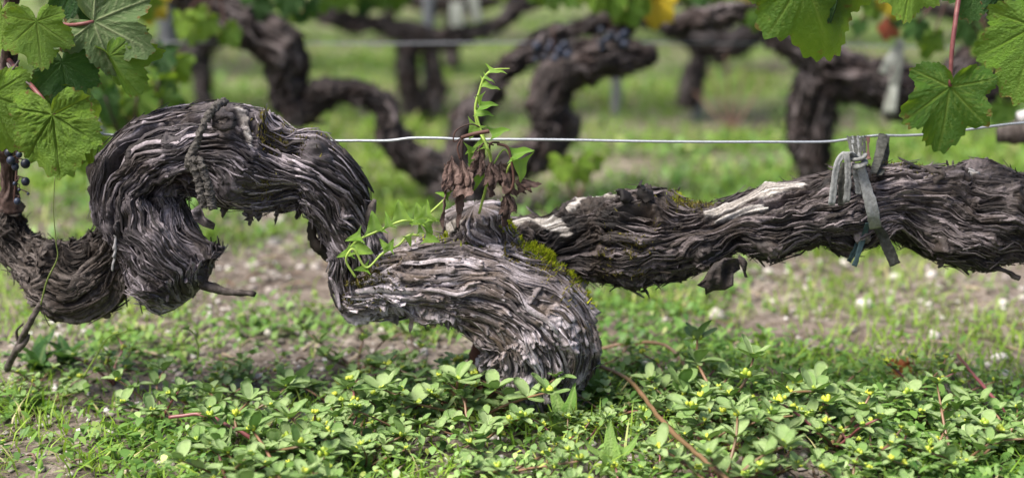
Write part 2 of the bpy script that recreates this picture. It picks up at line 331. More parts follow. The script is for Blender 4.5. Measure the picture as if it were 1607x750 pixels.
# ------------------------------------------------------------------ bark tubes
def spot(tb, px, py):
    """where on a tube a photo pixel falls: (share of length, angle), nearest on the camera side"""
    S, th = np.meshgrid(np.linspace(0, tb.len, 240), np.linspace(-1.7, 1.7, 120), indexing='ij'); C, R, D, e = tb.at(S, th); p = C + D * R[..., None]
    q = p - np.array([0, 0, CAM_H]); f = q[..., 1] * math.cos(PITCH) - q[..., 2] * math.sin(PITCH); up = q[..., 1] * math.sin(PITCH) + q[..., 2] * math.cos(PITCH)
    d = (q[..., 0] / f * FPX + 803.5 - px) ** 2 + (375 - up / f * FPX - py) ** 2; i = np.unravel_index(d.argmin(), d.shape); return S[i] / tb.len, th[i]
class Tube:
    def __init__(s, pts, ds=.0013, nth=260, k=1.0, seed=1, rope=1., plate=1., crumb=.4, lump=1., groove=1., twist=0., caps=(1, 1), chaos=1., extra=(), plen=1.):
        s.plen = plen
        s.chaos, s.bare, s.extra, s.bstr = chaos, [], list(extra), 1.0
        q = []
        for p in pts:
            px, py, Y, r = p[:4]; q.append([*P(px, py, Y), r * .945 * mpp(py, Y)])
        q = catmull(np.array(q), 60 * len(q)); L = np.r_[0, np.cumsum(np.linalg.norm(np.diff(q[:, :3], axis=0), axis=1))]
        s.len = L[-1]; s.n = max(int(s.len / ds), 12); s.S = np.linspace(0, s.len, s.n)
        q = np.stack([np.interp(s.S, L, q[:, c]) for c in range(4)], 1)
        s.C, s.R = q[:, :3], q[:, 3]; T = np.gradient(s.C, axis=0)
        kk = max(3, int(.012 / (s.len / s.n))); ker = np.hanning(2 * kk + 3); ker /= ker.sum()
        T = np.stack([np.convolve(np.pad(T[:, c], kk + 1, 'edge'), ker, 'valid') for c in range(3)], 1)
        T /= np.linalg.norm(T, axis=1)[:, None]; B = np.array([0, 1., 0]) - T[:, 1:2] * T; B /= np.linalg.norm(B, axis=1)[:, None]
        s.T, s.B, s.N = T, B, np.cross(T, B); s.k = k; s.rm = s.R.mean(); s.nth = nth
        s.seed, s.rope, s.plate, s.crumb, s.lump, s.groove, s.twist, s.caps = seed, rope, plate, crumb, lump, groove, twist, caps
    def at(s, S, th):
        C = np.stack([np.interp(S, s.S, s.C[:, c]) for c in range(3)], -1); R = np.interp(S, s.S, s.R)
        B = np.stack([np.interp(S, s.S, s.B[:, c]) for c in range(3)], -1); N = np.stack([np.interp(S, s.S, s.N[:, c]) for c in range(3)], -1)
        D = -B * (np.cos(th) * s.k)[..., None] + N * np.sin(th)[..., None]
        e = np.ones_like(R)
        for c, x in ((s.caps[0], S), (s.caps[1], s.len - S)):
            if c: e = e * np.sqrt(np.clip(1 - np.clip(1 - x / (R * c * .8), 0, 1) ** 2, 0, 1))
        return C, R, D, e
    def knots(s):
        if not hasattr(s, '_k'):
            r = np.random.default_rng(s.seed + 900); n = int(s.len / .028)
            s._k = [(r.uniform(0, s.len), r.uniform(-1.6, 1.6) * s.rm, r.uniform(.007, .020), r.uniform(-.007, .010)) for _ in range(n)] + s.extra
        return s._k
    def warp(s, S, a):
        w_ = s.chaos * (.046 * (fbm2(S * 9 + 3, a * 10, s.seed + 50, 2) - .5) + .020 * (fbm2(S * 30, a * 24, s.seed + 60, 2) - .5) + .006 * (fbm2(S * 90, a * 70, s.seed + 65, 2) - .5)) + s.twist * S
        for s0, a0, rad, am in s.knots(): w_ = w_ - .55 * (a - a0) * np.exp(-(((S - s0) * .6) ** 2 + (a - a0) ** 2) / rad ** 2)
        return w_
    def mask(s, S, a):
        m = np.zeros(np.broadcast(S, a).shape)
        for stroke in s.bare:
            for (s0, a0, r0), (s1, a1, r1) in zip(stroke[:-1], stroke[1:]):
                L2 = (s1 - s0) ** 2 + (a1 - a0) ** 2 + 1e-9; t = np.clip(((S - s0) * (s1 - s0) + (a - a0) * (a1 - a0)) / L2, 0, 1)
                d = np.hypot(S - s0 - t * (s1 - s0), a - a0 - t * (a1 - a0)) + .008 * (fbm2(S * 28, a * 190, s.seed + 5, 3) - .5)
                m = np.maximum(m, np.clip(((r0 + t * (r1 - r0)) - d) / .0016 + .5, 0, 1))
        return m * s.bstr
    def bumps(s, pts):
        for px, py, r, am in pts:
            S, th = spot(s, px, py); s.extra.append((S * s.len, th * s.rm, r * mpp(py, 1.5), am))
    def stroke(s, pts):
        out = []
        for px, py, r in pts:
            S, th = spot(s, px, py); out.append((S * s.len, th * s.rm, r * mpp(py, 1.5)))
        s.bare.append(out)
    def bark(s, S, th):
        a = th * s.rm; A = a + s.warp(S, a); sd = s.seed
        C, R, D, e = s.at(S, th); p = C + D * R[..., None]
        h = s.lump * (.022 * (fbm3(p * 17, sd, 2) - .5) + .012 * (fbm3(p * 48, sd + 3, 2) - .5))
        for s0, a0, rad, am in s.knots(): h = h + am * np.exp(-((S - s0) ** 2 + (a - a0) ** 2) / rad ** 2)
        bm = s.mask(S, a) if s.bare else 0.; k1 = 1 - .78 * bm
        m1 = np.clip(fbm2(S * 16, A * 14, sd + 70, 2) * 2.4 - .7, 0, 1)                      # where ropes or flakes rule
        m2 = np.clip(fbm2(S * 22, A * 30, sd + 77, 2) * 2.4 - .7, 0, 1)
        rg = lambda x, y, q: 1 - np.abs(2 * vn2(x, y, q) - 1)
        Aj = A + .004 * (vn2(S * 70, A * 60, sd + 90) - .5)
        r1 = rg(Aj * 95, S * 9, sd + 1); r2 = rg(Aj * 260, S * 20, sd + 2); r3 = rg(Aj * 560, S * 44, sd + 4)
        h = h + k1 * s.rope * (.0064 * (r1 - .6) * (.15 + m1) + .0054 * (r2 - .6) * (.3 + m2) + .0022 * (r3 - .6))
        tone = 0
        for w_, L_, am, wt, q in ((.010, .050, .0044, .36, 11), (.0046, .032, .0034, .34, 21), (.0025, .020, .0018, .30, 31)):
            x = Aj / w_ + .7 * vn2(S * 45, A / w_ * .5, sd + q); i = np.floor(x); f = x - i
            Li = s.plen * L_ * (.45 + 1.2 * hsh(i.astype(int), 0, sd + q)); y = S / Li + 17 * hsh(i.astype(int), 1, sd + q) + .5 * vn2(A * 320, S * 30, sd + q + 1)
            kx = np.floor(y); g = y - kx; v = hsh(i.astype(int), kx.astype(int), sd + q + 2)
            prof = np.clip(1 - np.abs(2 * f - 1) ** 5, 0, 1)
            h = h + k1 * s.plate * am * (1.25 - .8 * m1) * ((v - .5) * 1.3 + .7 * (g - .5) + .5 * (prof - .8)); tone = tone + wt * v
        cr = rg(Aj * 52 + 3, S * 7, sd + 8); h = h - k1 * s.groove * .016 * np.clip((cr - .88) / .12, 0, 1) ** 1.3
        h = h + k1 * s.crumb * (.010 * (fbm3(p * 120, sd + 5, 2) - .5) + .006 * (vn3(p * 330, sd + 6) - .5)) + .003 * bm
        s._bm = bm
        return h, A, tone
    def point(s, S, th, lift=0.):
        h, A, tone = s.bark(S, th); C, R, D, e = s.at(S, th)
        return C + D * ((R + h) * e + lift)[..., None], A, tone
    def build(s):
        u = np.linspace(-math.pi, math.pi, s.nth + 1); th = u - .42 * np.sin(u)
        S2, TH = np.meshgrid(s.S, th, indexing='ij')
        V, A, tone = s.point(S2, TH); V[:, -1] = V[:, 0]
        return V, grid_faces(s.n, s.nth + 1), np.stack([S2, A], -1), tone, np.broadcast_to(s._bm, S2.shape)
    def strips(s, n, seed, ln=(.03, .09), wd=(.0025, .006), lift=(.001, .006), th=(-1.9, 1.9), seg=12, sr=(0, 1), thick=.0006, slant=.09):
        """n loose bark strips that follow the fibres; arrays [n, seg, ring of 6]"""
        r = np.random.default_rng(seed)
        ln_ = r.uniform(*ln, n); s0 = sr[0] * s.len + r.uniform(0, 1, n) * np.maximum((sr[1] - sr[0]) * s.len - ln_, .01); t0 = r.uniform(*th, n)
        t = np.linspace(0, 1, seg)[None]; S = s0[:, None] + t * ln_[:, None]
        a0 = t0 * s.rm; A0 = a0 + s.warp(s0, a0); a = np.repeat(a0[:, None], seg, 1)
        for _ in range(4): a = .5 * a + .5 * (A0[:, None] - s.warp(S, a))
        a = a + r.normal(0, slant, n)[:, None] * (S - s0[:, None]) * np.sin(3 * t) + (.004 * (fbm2(S * 60, A0[:, None] * 900, seed, 2) - .5))
        W = r.uniform(*wd, n)[:, None] * np.clip(np.sin(np.pi * np.clip(t * .92 + .04, 0, 1)) ** .45 * (.75 + .5 * vn2(S * 120, A0[:, None] * 999, seed + 1)), .08, 2)
        e1 = r.uniform(*lift, n)[:, None] * (r.random(n) < .75)[:, None]; e0 = r.uniform(*lift, n)[:, None] * (r.random(n) < .45)[:, None]
        LF = .0006 + e1 * np.clip((t - .45) / .55, 0, 1) ** 1.8 + e0 * np.clip((.5 - t) / .5, 0, 1) ** 1.8
        hb, A, _ = s.bark(S, a / s.rm); ker = np.ones(5) / 5
        hb = np.stack([np.convolve(np.pad(x, 2, 'edge'), ker, 'valid') for x in hb]) + .0012
        Rloc = np.interp(S, s.S, s.R); curl = r.uniform(-.25, .5, n)[:, None]; tilt = r.uniform(-.5, .5, n)[:, None]
        ring = []
        for j, dz in ((-1, 0), (0, 0), (1, 0), (1, -1), (0, -1), (-1, -1)):
            th_ = a / s.rm + j * W / 2 / np.maximum(Rloc, .01)
            C, R, D, e = s.at(S, th_)
            ring.append(C + D * ((R + hb) * np.maximum(e, .4) + LF + W * .5 * (curl * abs(j) + tilt * j) + dz * thick)[..., None])
        V = np.stack(ring, 2); uv = np.stack([S[..., None] + np.zeros(6), A[..., None] + np.array([-1, 0, 1, 1, 0, -1]) * (W / 2)[..., None]], -1)
        uv = uv + r.uniform(0, 3, (n, 1, 1, 2)); tone = r.random(n)
        if s.bare: ok = s.mask(S, a).max(1) < .2; V, uv, tone = V[ok], uv[ok], tone[ok]
        return V, uv, tone
RING6 = lambda n: [grid_faces(n, 6, True)[:, ::-1], np.array([[0, 1, 4, 5], [1, 2, 3, 4]]), np.array([[5, 4, 1, 0], [4, 3, 2, 1]]) + (n - 1) * 6]
def add_tube(name, tb, mat, parent):
    V, F, uv, tone, bm = tb.build(); return part(name, V, F, mat, parent, uv, {'tone': tone, 'bare': bm})
def add_strips(o, tb, n, seed, mat, name='bark_strip', **kw):
    V, uv, tone = tb.strips(n, seed, **kw); F = RING6(V.shape[1])
    for i in range(len(V)): part(name, V[i], F, mat, o, uv[i], {'tone': np.full(V[i].size // 3, tone[i])})
def add_shreds(o, tb, sets, mat):
    acc = []
    for n, seed, kw in sets:
        V, uv, tone = tb.strips(n, seed, **kw); m = V.shape[1] * 6; F = RING6(V.shape[1]); n = len(V)
        off = (np.arange(n) * m)[:, None, None]
        acc.append((V.reshape(-1, 3), [np.concatenate([(f[None] + off).reshape(-1, 4) for f in F])], {'tone': np.repeat(tone, m), 'u': uv[..., 0].ravel(), 'v': uv[..., 1].ravel()}))
    V, F, A = join(acc); part('bark_shreds', V, F, mat, o, np.stack([A['u'], A['v']], -1), {'tone': A['tone']}, kind='stuff')

# the old vine in focus
Y0 = 1.50
base = np.array([*P(850, 640, Y0)[:2], 0.0])
vine = thing('grapevine', 'gnarled old grapevine with shaggy grey bark and arched arms, sharp in front', 'grapevine', base)
hump = Tube([(300, 468, Y0 - .012, 30), (278, 442, Y0 - .01, 58), (250, 392, Y0 - .01, 70), (222, 338, Y0 - .005, 70), (216, 298, Y0, 68), (248, 260, Y0, 62), (308, 244, Y0, 74), (358, 248, Y0, 84),
             (408, 262, Y0, 76), (450, 266, Y0, 60), (492, 272, Y0, 56), (524, 308, Y0, 50), (542, 350, Y0, 39), (556, 395, Y0, 40), (562, 440, Y0, 44), (585, 470, Y0, 40)],
            nth=340, seed=11, rope=1.2, plate=.8, crumb=.3, lump=1.1, groove=1.2, caps=(.5, 0))
hump.bumps([(345, 185, 30, .010), (312, 272, 24, -.020), (285, 300, 22, -.012), (385, 285, 26, .010), (448, 305, 22, -.014), (425, 235, 16, -.008), (485, 250, 28, .007), (545, 335, 16, .006), (322, 405, 26, .012), (250, 430, 26, .008), (190, 330, 22, .006), (255, 215, 30, -.005), (405, 200, 20, .006), (520, 255, 22, .006)])
hump.bstr = .55; hump.stroke([(340, 174, 2), (362, 171, 4), (380, 182, 5), (390, 206, 4), (394, 232, 2)])
o_h = add_tube('arm', hump, M['bark_hump'], vine); o_h['label'] = 'humped arm with ropey dark bark'
foot = Tube([(12, 318, Y0 + .05, 14), (17, 345, Y0 + .05, 19), (30, 378, Y0 + .045, 26), (62, 408, Y0 + .035, 40), (105, 438, Y0 + .02, 58), (140, 436, Y0 + .015, 57), (172, 404, Y0 + .015, 44), (205, 365, Y0 + .015, 42), (225, 330, Y0 + .01, 40)],
            nth=240, seed=29, rope=.8, plate=.9, crumb=.9, lump=1.0, groove=.8, caps=(.6, 1))
foot.bumps([(75, 395, 20, .010), (120, 400, 16, -.010), (130, 480, 26, .010), (90, 460, 20, .008), (165, 430, 18, -.008), (40, 385, 14, .006)])
o_f = add_tube('arm_end', foot, M['bark_foot'], vine)
trunk = Tube([(530, 462, Y0, 30), (556, 462, Y0, 44), (600, 449, Y0 - .004, 54), (660, 441, Y0 - .008, 62), (722, 440, Y0 - .012, 74), (782, 462, Y0 - .014, 86), (828, 496, Y0 - .012, 92), (848, 545, Y0 - .01, 91), (850, 592, Y0 - .005, 80), (862, 640, Y0, 54), (866, 700, Y0, 54)],
             nth=380, seed=43, rope=.42, plate=1.5, crumb=.22, lump=.7, groove=.8, chaos=.75, plen=.55, caps=(.8, 0))
trunk.bumps([(768, 575, 24, .007), (565, 465, 16, -.010), (640, 430, 30, .006), (880, 500, 34, .006), (800, 530, 16, -.006), (900, 455, 24, -.006), (830, 590, 20, -.008)])
o_t = add_tube('trunk', trunk, M['bark_trunk'], vine)
spur = Tube([(770, 420, Y0 + .01, 62), (757, 385, Y0 + .008, 52), (749, 352, Y0 + .003, 46), (744, 322, Y0 + .0, 42)], nth=220, seed=57, rope=.8, plate=1.0, crumb=.4, lump=.8, caps=(0, .35))
spur.stroke([(700, 362, 7), (716, 352, 6), (728, 345, 2)])
o_s = add_tube('spur', spur, M['bark_trunk'], vine)
arm = Tube([(770, 392, Y0 + .045, 36), (815, 392, Y0 + .045, 46), (860, 390, Y0 + .042, 50), (905, 384, Y0 + .035, 58), (958, 378, Y0 + .03, 72), (1010, 370, Y0 + .02, 82), (1062, 370, Y0 + .012, 62), (1112, 366, Y0 + .005, 53), (1160, 354, Y0, 50), (1202, 352, Y0, 62),
            (1242, 344, Y0, 60), (1284, 332, Y0, 51), (1340, 330, Y0, 57), (1400, 317, Y0, 48), (1440, 325, Y0 + .005, 60), (1490, 338, Y0 + .01, 78), (1540, 338, Y0 + .012, 87), (1600, 345, Y0 + .015, 68), (1700, 350, Y0 + .02, 58)],
           nth=300, seed=71, rope=1.05, plate=.95, crumb=.55, lump=1.1, groove=1.1, caps=(0, .5))
arm.bumps([(1006, 342, 15, -.034), (985, 322, 24, .012), (1030, 330, 18, .009), (940, 400, 30, .007), (1100, 395, 26, .011), (1150, 380, 16, -.010), (1212, 392, 24, .011), (1270, 330, 18, -.008), (1300, 300, 20, .006), (1445, 345, 20, -.012), (1500, 288, 26, .013), (1485, 378, 24, .012), (1560, 330, 16, -.014), (1530, 400, 22, .008), (1590, 300, 20, .008), (880, 415, 20, .006), (1060, 345, 16, -.010)])
arm.stroke([(1108, 334, 5), (1140, 322, 11), (1172, 307, 17), (1210, 300, 17), (1252, 295, 10)]); arm.stroke([(808, 352, 9), (845, 352, 13), (875, 358, 12), (892, 366, 5)]); arm.stroke([(893, 338, 5), (915, 322, 7), (940, 312, 6), (965, 310, 3)]); arm.stroke([(1120, 345, 3), (1160, 330, 4), (1205, 326, 3)])
arm.stroke([(1518, 272, 9), (1526, 268, 9)])
o_a = add_tube('arm', arm, M['bark_arm'], vine); o_a['label'] = 'long straight arm with dark twisted bark'

big = dict(ln=(.05, .15), wd=(.002, .0052), lift=(.0008, .005), seg=16)
add_strips(o_h, hump, 90, 1, M['bark_hump'], **big); add_strips(o_f, foot, 35, 2, M['bark_foot'], **big)
add_strips(o_t, trunk, 80, 3, M['bark_trunk'], **dict(big, wd=(.002, .008), lift=(.0005, .003), slant=.06)); add_strips(o_s, spur, 20, 4, M['bark_trunk'], ln=(.02, .05), wd=(.004, .010), lift=(.0006, .004), seg=8)
add_strips(o_a, arm, 75, 5, M['bark_arm'], **big)
fine = dict(ln=(.015, .075), wd=(.0008, .0027), lift=(.0008, .007), seg=7, th=(-2.6, 2.6))
fray = dict(ln=(.008, .045), wd=(.0012, .0085), lift=(.001, .011), seg=7)
add_shreds(o_h, hump, [(1000, 21, fine), (60, 22, dict(fray, th=(1.0, 2.4), sr=(0, .8))), (55, 23, dict(fray, th=(-2.2, -.9))), (90, 24, dict(fray, th=(-2, 2), sr=(0, .10), lift=(.002, .012)))], M['bark_hump'])
add_shreds(o_f, foot, [(420, 25, dict(fine, ln=(.01, .04))), (80, 26, dict(fray, th=(-2.5, 2.5), lift=(.003, .012)))], M['bark_foot'])
add_shreds(o_t, trunk, [(430, 27, dict(fine, wd=(.0008, .0035), lift=(.0005, .004), slant=.06)), (60, 28, dict(fray, th=(1.2, 2.4), sr=(0, .5)))], M['bark_trunk'])
add_shreds(o_s, spur, [(120, 30, dict(fine, ln=(.01, .03)))], M['bark_trunk'])
add_shreds(o_a, arm, [(1050, 31, fine), (70, 32, dict(fray, th=(1.1, 2.4))), (90, 33, dict(fray, th=(-2.4, -1.1)))], M['bark_arm'])

# knot with a hole on the hump
kc = [P(350, 186, Y0 - .070)[0], Y0 - .074, P(350, 186, Y0 - .07)[2]]
def ringpts(px, py, Y, rx, ry, n=16, a0=0, a1=2 * math.pi): return [P(px + rx * math.cos(t), py - ry * math.sin(t), Y) for t in np.linspace(a0, a1, n)]
V, F = sweep(ringpts(350, 190, Y0 - .064, 14, 10), .0042, 10, 60, caps=False); V = V + .006 * np.stack([fbm3(V * 170 + 7 * k, 3 + k, 2) - .5 for k in range(3)], 1)
part('knot', V, F, M['bark_hump'], o_h, V[:, [0, 2]] * 3, {'tone': np.full(len(V), .55)})
# small broken bits of the vine
def twig(name, pts, rads, mat, parent=None, sides=8, n=24, nz=.0015, label=None, cat=None, seed=1):
    V, F = sweep([P(*p) for p in pts], rads, sides, n); V = V + nz * (vn3(V * 220, seed)[:, None] - .5) * 2
    o = part(name, V, F, mat, parent)
    if label: tag(o, label, cat)
    return o
twig('twig', [(300, 432, Y0 - .02, ), (325, 448, Y0 - .03), (355, 457, Y0 - .035), (400, 461, Y0 - .04)], [.006, .0055, .004, .003], M['twig'], o_h)
twig('twig', [(181, 368, Y0 - .05), (180, 395, Y0 - .052), (177, 424, Y0 - .05)], [.0014, .0018, .0012], M['twig_mid'], o_h)
twig('stub', [(575, 352, Y0 - .01), (580, 336, Y0 - .01), (588, 314, Y0 - .012)], [.005, .006, .0025], M['twig'], o_h)
twig('loop', [(500, 335, Y0 - .005), (491, 350, Y0 - .008), (490, 372, Y0 - .008), (500, 388, Y0 - .008), (520, 402, Y0)], [.0055, .005, .0048, .006, .008], M['bark_foot'], o_h)
twig('loop', [(1352, 290, Y0 - .03), (1360, 280, Y0 - .04), (1366, 271, Y0 - .035)], [.003, .003, .002], M['twig'], o_a)
twig('twig', [(1465, 284, Y0 - .03), (1480, 272, Y0 - .034), (1446, 262, Y0 - .03)], [.004, .003, .002], M['twig'], o_a)
twig('twig', [(1540, 424, Y0 - .01), (1570, 422, Y0 - .02), (1600, 436, Y0 - .02)], [.003, .0025, .003], M['twig'], o_a)
# hanging flaps of bark
def flap(name, outline, Y, mat, parent, seed, bulge=.012):
    pts = np.array([P(x, y, Y) for x, y in outline]); c = pts.mean(0); n = len(pts); V = []; K = 7
    for k in range(K):
        f = (k + .0) / (K - 1); q = c + (pts - c) * max(f, .001); q = q + np.stack([0 * q[:, 0], bulge * (fbm3(q * 70, seed, 3) - .5) * 2 + .004 * np.sin(q[:, 0] * 500 + 8 * q[:, 2]), 0 * q[:, 0]], 1); V.append(q)
    V = np.concatenate(V); F = grid_faces(K, n, True); m = len(V)
    V2 = V + np.array([0, .0012, 0]); F2 = F[:, ::-1] + m; e = np.arange(n); rim = np.stack([e + (K - 1) * n, (e + 1) % n + (K - 1) * n, (e + 1) % n + (K - 1) * n + m, e + (K - 1) * n + m], 1)
    VV = np.concatenate([V, V2]); part(name, VV, np.concatenate([F, F2, rim]), mat, parent, np.stack([VV[:, 0], VV[:, 2] * .5], 1), {'tone': np.full(len(VV), .45)})
flap('bark_flap', [(1138, 405), (1150, 402), (1160, 408), (1163, 424), (1152, 430), (1150, 446), (1138, 456), (1122, 459), (1108, 464), (1106, 452), (1093, 446), (1104, 438), (1110, 424), (1122, 414), (1130, 408)], Y0 - .045, M['bark_arm'], o_a, 3)
flap('bark_flap', [(1160, 400), (1168, 404), (1174, 414), (1170, 428), (1174, 436), (1168, 434), (1164, 420), (1158, 410)], Y0 - .04, M['bark_arm'], o_a, 5, .006)
flap('bark_flap', [(300, 330), (312, 322), (322, 340), (338, 352), (334, 362), (318, 356), (306, 346)], Y0 - .045, M['bark_hump'], o_h, 7, .006)
rf = random.Random(9)
for x, y, q, o_, m_ in [(352, 318, 18, o_h, 'bark_hump'), (392, 326, 24, o_h, 'bark_hump'), (405, 330, 12, o_h, 'bark_hump'), (436, 322, 26, o_h, 'bark_hump'), (446, 312, 16, o_h, 'bark_hump'), (472, 308, 30, o_h, 'bark_hump'), (505, 318, 18, o_h, 'bark_hump'), (318, 420, 22, o_h, 'bark_hump'), (300, 448, 16, o_h, 'bark_hump'), (240, 440, 18, o_h, 'bark_hump'), (620, 484, 22, o_t, 'bark_trunk'), (648, 484, 36, o_t, 'bark_trunk'), (662, 488, 22, o_t, 'bark_trunk'), (700, 496, 14, o_t, 'bark_trunk'), (590, 478, 20, o_t, 'bark_trunk'), (1045, 425, 12, o_a, 'bark_arm'), (1480, 392, 22, o_a, 'bark_arm'), (1462, 384, 18, o_a, 'bark_arm'), (1300, 372, 10, o_a, 'bark_arm'), (1215, 396, 14, o_a, 'bark_arm')]:
    wv = rf.uniform(4, 10); sk = rf.uniform(-8, 8); n_ = 9; L_ = []; R_ = []
    for k in range(n_):
        f = k / (n_ - 1); ww = wv * (1 - f ** 2.2) * rf.uniform(.55, 1.25) + .6; L_.append((x + sk * f ** 1.5 - ww + rf.uniform(-1.5, 1.5), y + (q + 6) * f)); R_.append((x + sk * f ** 1.5 + ww, y + (q + 6) * f + rf.uniform(-2, 2)))
    flap('bark_flap', L_ + R_[::-1], Y0 - rf.uniform(.01, .04), M[m_], o_, rf.randrange(99), .008)

# moss
def moss(tb, parent, n, s_c, s_w, t_c, t_w, mat, seed, hgt=(.002, .007)):
    r = np.random.default_rng(seed); S = (s_c + s_w * r.normal(0, .5, n)) * tb.len; th = t_c + t_w * r.normal(0, .5, n)
    keep = fbm2(S * 70, th * 4, seed, 2) > .42; S, th = S[keep], th[keep]; n = len(S)
    p, _, _ = tb.point(S, th); C, R, D, e = tb.at(S, th); h = r.uniform(*hgt, n)[:, None]
    d = D + r.normal(0, .45, (n, 3)) + np.array([0, 0, .5]); d /= np.linalg.norm(d, axis=1)[:, None]
    u = np.cross(d, r.normal(0, 1, (n, 3))); u /= np.linalg.norm(u, axis=1)[:, None]; v = np.cross(d, u); wv = r.uniform(.0007, .0014, n)[:, None]
    V = np.stack([p - d * .002 + u * wv, p - d * .002 - .5 * u * wv + .87 * v * wv, p - d * .002 - .5 * u * wv - .87 * v * wv, p + d * h], 1)
    F = (np.array([[0, 1, 3], [1, 2, 3], [2, 0, 3]])[None] + (np.arange(n) * 4)[:, None, None]).reshape(-1, 3)
    part('moss', V, F, mat, parent, None, {'tone': np.repeat(np.clip(r.normal(.55, .25, n), 0, 1), 4)}, False, 'stuff')
for tb, o, px, py, n, sw, tw, mt, sd_ in [(trunk, o_t, 858, 392, 3200, .05, .30, 'moss', 1), (trunk, o_t, 880, 415, 3600, .05, .30, 'moss', 2), (trunk, o_t, 896, 440, 1500, .04, .3, 'moss', 3), (trunk, o_t, 720, 372, 2000, .05, .28, 'moss', 4),
                                          (spur, o_s, 792, 352, 1000, .15, .35, 'moss', 5), (trunk, o_t, 825, 378, 1200, .05, .3, 'moss', 6), (arm, o_a, 1085, 312, 900, .045, .5, 'moss_brown', 7), (arm, o_a, 1070, 308, 160, .02, .4, 'moss', 17), (arm, o_a, 1440, 268, 500, .03, .5, 'moss_brown', 8),
                                          (trunk, o_t, 560, 440, 1600, .10, .9, 'moss_brown', 9), (trunk, o_t, 850, 410, 1200, .12, .6, 'moss_brown', 10), (hump, o_h, 440, 215, 900, .06, .6, 'moss_brown', 11), (arm, o_a, 985, 400, 700, .05, .7, 'moss_brown', 12), (hump, o_h, 430, 300, 700, .05, .5, 'moss_brown', 13), (arm, o_a, 1395, 268, 500, .03, .5, 'moss_brown', 14)]:
    a, b = spot(tb, px, py); moss(tb, o, n, a, sw, b, tw, M[mt], sd_)
# small dark crumbs of bark: crest on the straight arm
twig('stub', [(1012, 312, Y0 - .01), (1010, 298, Y0 - .012), (1006, 285, Y0 - .012)], [.010, .007, .002], M['bark_arm'], o_a, nz=.004)
twig('stub', [(985, 315, Y0 - .01), (976, 303, Y0 - .012), (970, 296, Y0 - .012)], [.007, .005, .002], M['bark_arm'], o_a, nz=.003)

# rusty brown prop behind the foot of the trunk
pr = thing('stake', 'rusty brown split stake at the foot of the old trunk', 'stake', [*P(748, 610, Y0 + .01)[:2], 0])
twig('prong', [(757, 505, Y0 + .02), (752, 550, Y0 + .012), (738, 590, Y0 + .005), (722, 622, Y0)], [.008, .010, .010, .008], M['rust'], pr, nz=.003)
twig('prong', [(764, 520, Y0 + .02), (763, 570, Y0 + .008), (762, 625, Y0 + .005)], [.010, .012, .010], M['rust'], pr, nz=.003, seed=4)

# old cord tied round the hump, ends hanging
cd = thing('twine_binding', 'frayed lichen-grey cord tied over the humped arm with two hanging ends'  , 'twine', P(315, 240, Y0 - .08))
def cordpart(name, pts, r, seed): 
    V, F = sweep([P(*p) for p in pts], np.array(r) * .68, 14, 110); nn = fbm3(V * 330, seed, 3); V = V + .0065 * np.stack([fbm3(V * 420 + 9 * k, seed + k, 3) - .5 for k in range(3)], 1); part(name, V, F, M['cord'], cd)
cordpart('band', [(352, 160, Y0 - .03), (338, 168, Y0 - .060), (322, 190, Y0 - .072), (308, 225, Y0 - .078), (298, 250, Y0 - .078), (296, 262, Y0 - .07)], [.006, .0055, .005, .0055, .007, .006], 1)
cordpart('hanging_end', [(296, 250, Y0 - .078), (304, 262, Y0 - .082), (312, 285, Y0 - .082), (318, 308, Y0 - .082), (320, 326, Y0 - .082)], [.005, .006, .0065, .0072, .006], 2)
cordpart('hanging_end', [(300, 250, Y0 - .08), (314, 254, Y0 - .086), (322, 275, Y0 - .088), (328, 300, Y0 - .088), (334, 329, Y0 - .088)], [.005, .0055, .0055, .0062, .006], 3)

# ------------------------------------------------------------------ wires
wy = Y0 + .035
def wire(name, pts, r, mat, label, group=None):
    V, F = sweep([P(*p) for p in pts], r, 8, len(pts) * 10); return tag(part(name, V, F, mat, None), label, 'wire', group)
wire('trellis_wire', [(-160, 186, wy), (-20, 198, wy), (100, 205, wy), (160, 211, wy), (260, 216, wy), (380, 218, wy), (520, 221, wy), (560, 221, wy), (610, 221, wy), (645, 217, wy), (690, 217, wy), (730, 219, wy), (800, 219, wy), (900, 220, wy), (1000, 222, wy), (1100, 223, wy), (1200, 223, wy), (1290, 223, wy), (1330, 219, wy), (1375, 213, wy), (1420, 213, wy), (1480, 209, wy), (1545, 200, wy), (1607, 193, wy), (1760, 180, wy)],
     .00145, M['wire'], 'bright galvanised trellis wire running just above the old vine')
# wraps of dark wire left of the hump
wk = thing('wire_knot', 'dark twist of wire and tendril knotted left of the humped arm', 'wire knot', P(192, 222, Y0 + .03))
for i in range(4): 
    V, F = sweep([P(184 + 5 * i + 5 * math.cos(t), 219 + 3 * i * .5 + 10 * math.sin(t), Y0 + .03 + .008 * math.cos(t + 1)) for t in np.linspace(0, 6, 14)], .0018, 6, 40); part('coil', V, F, M['wire_dark'], wk)
wire('trellis_wire', [(-200, 60, 2.62), (200, 66, 2.62), (560, 69, 2.62), (700, 68, 2.62), (900, 67, 2.62), (1100, 68, 2.62), (1300, 70, 2.62), (1480, 75, 2.62), (1900, 80, 2.62)], .0013, M['wire_mid'], 'blurred trellis wire strung through the second row of vines')
wire('trellis_wire', [(-500, -12, 3.74), (400, -6, 3.74), (800, -4, 3.74), (1300, -6, 3.74), (2100, -2, 3.74)], .0013, M['wire_mid'], 'thin wire through the third row, along the top edge of the picture')

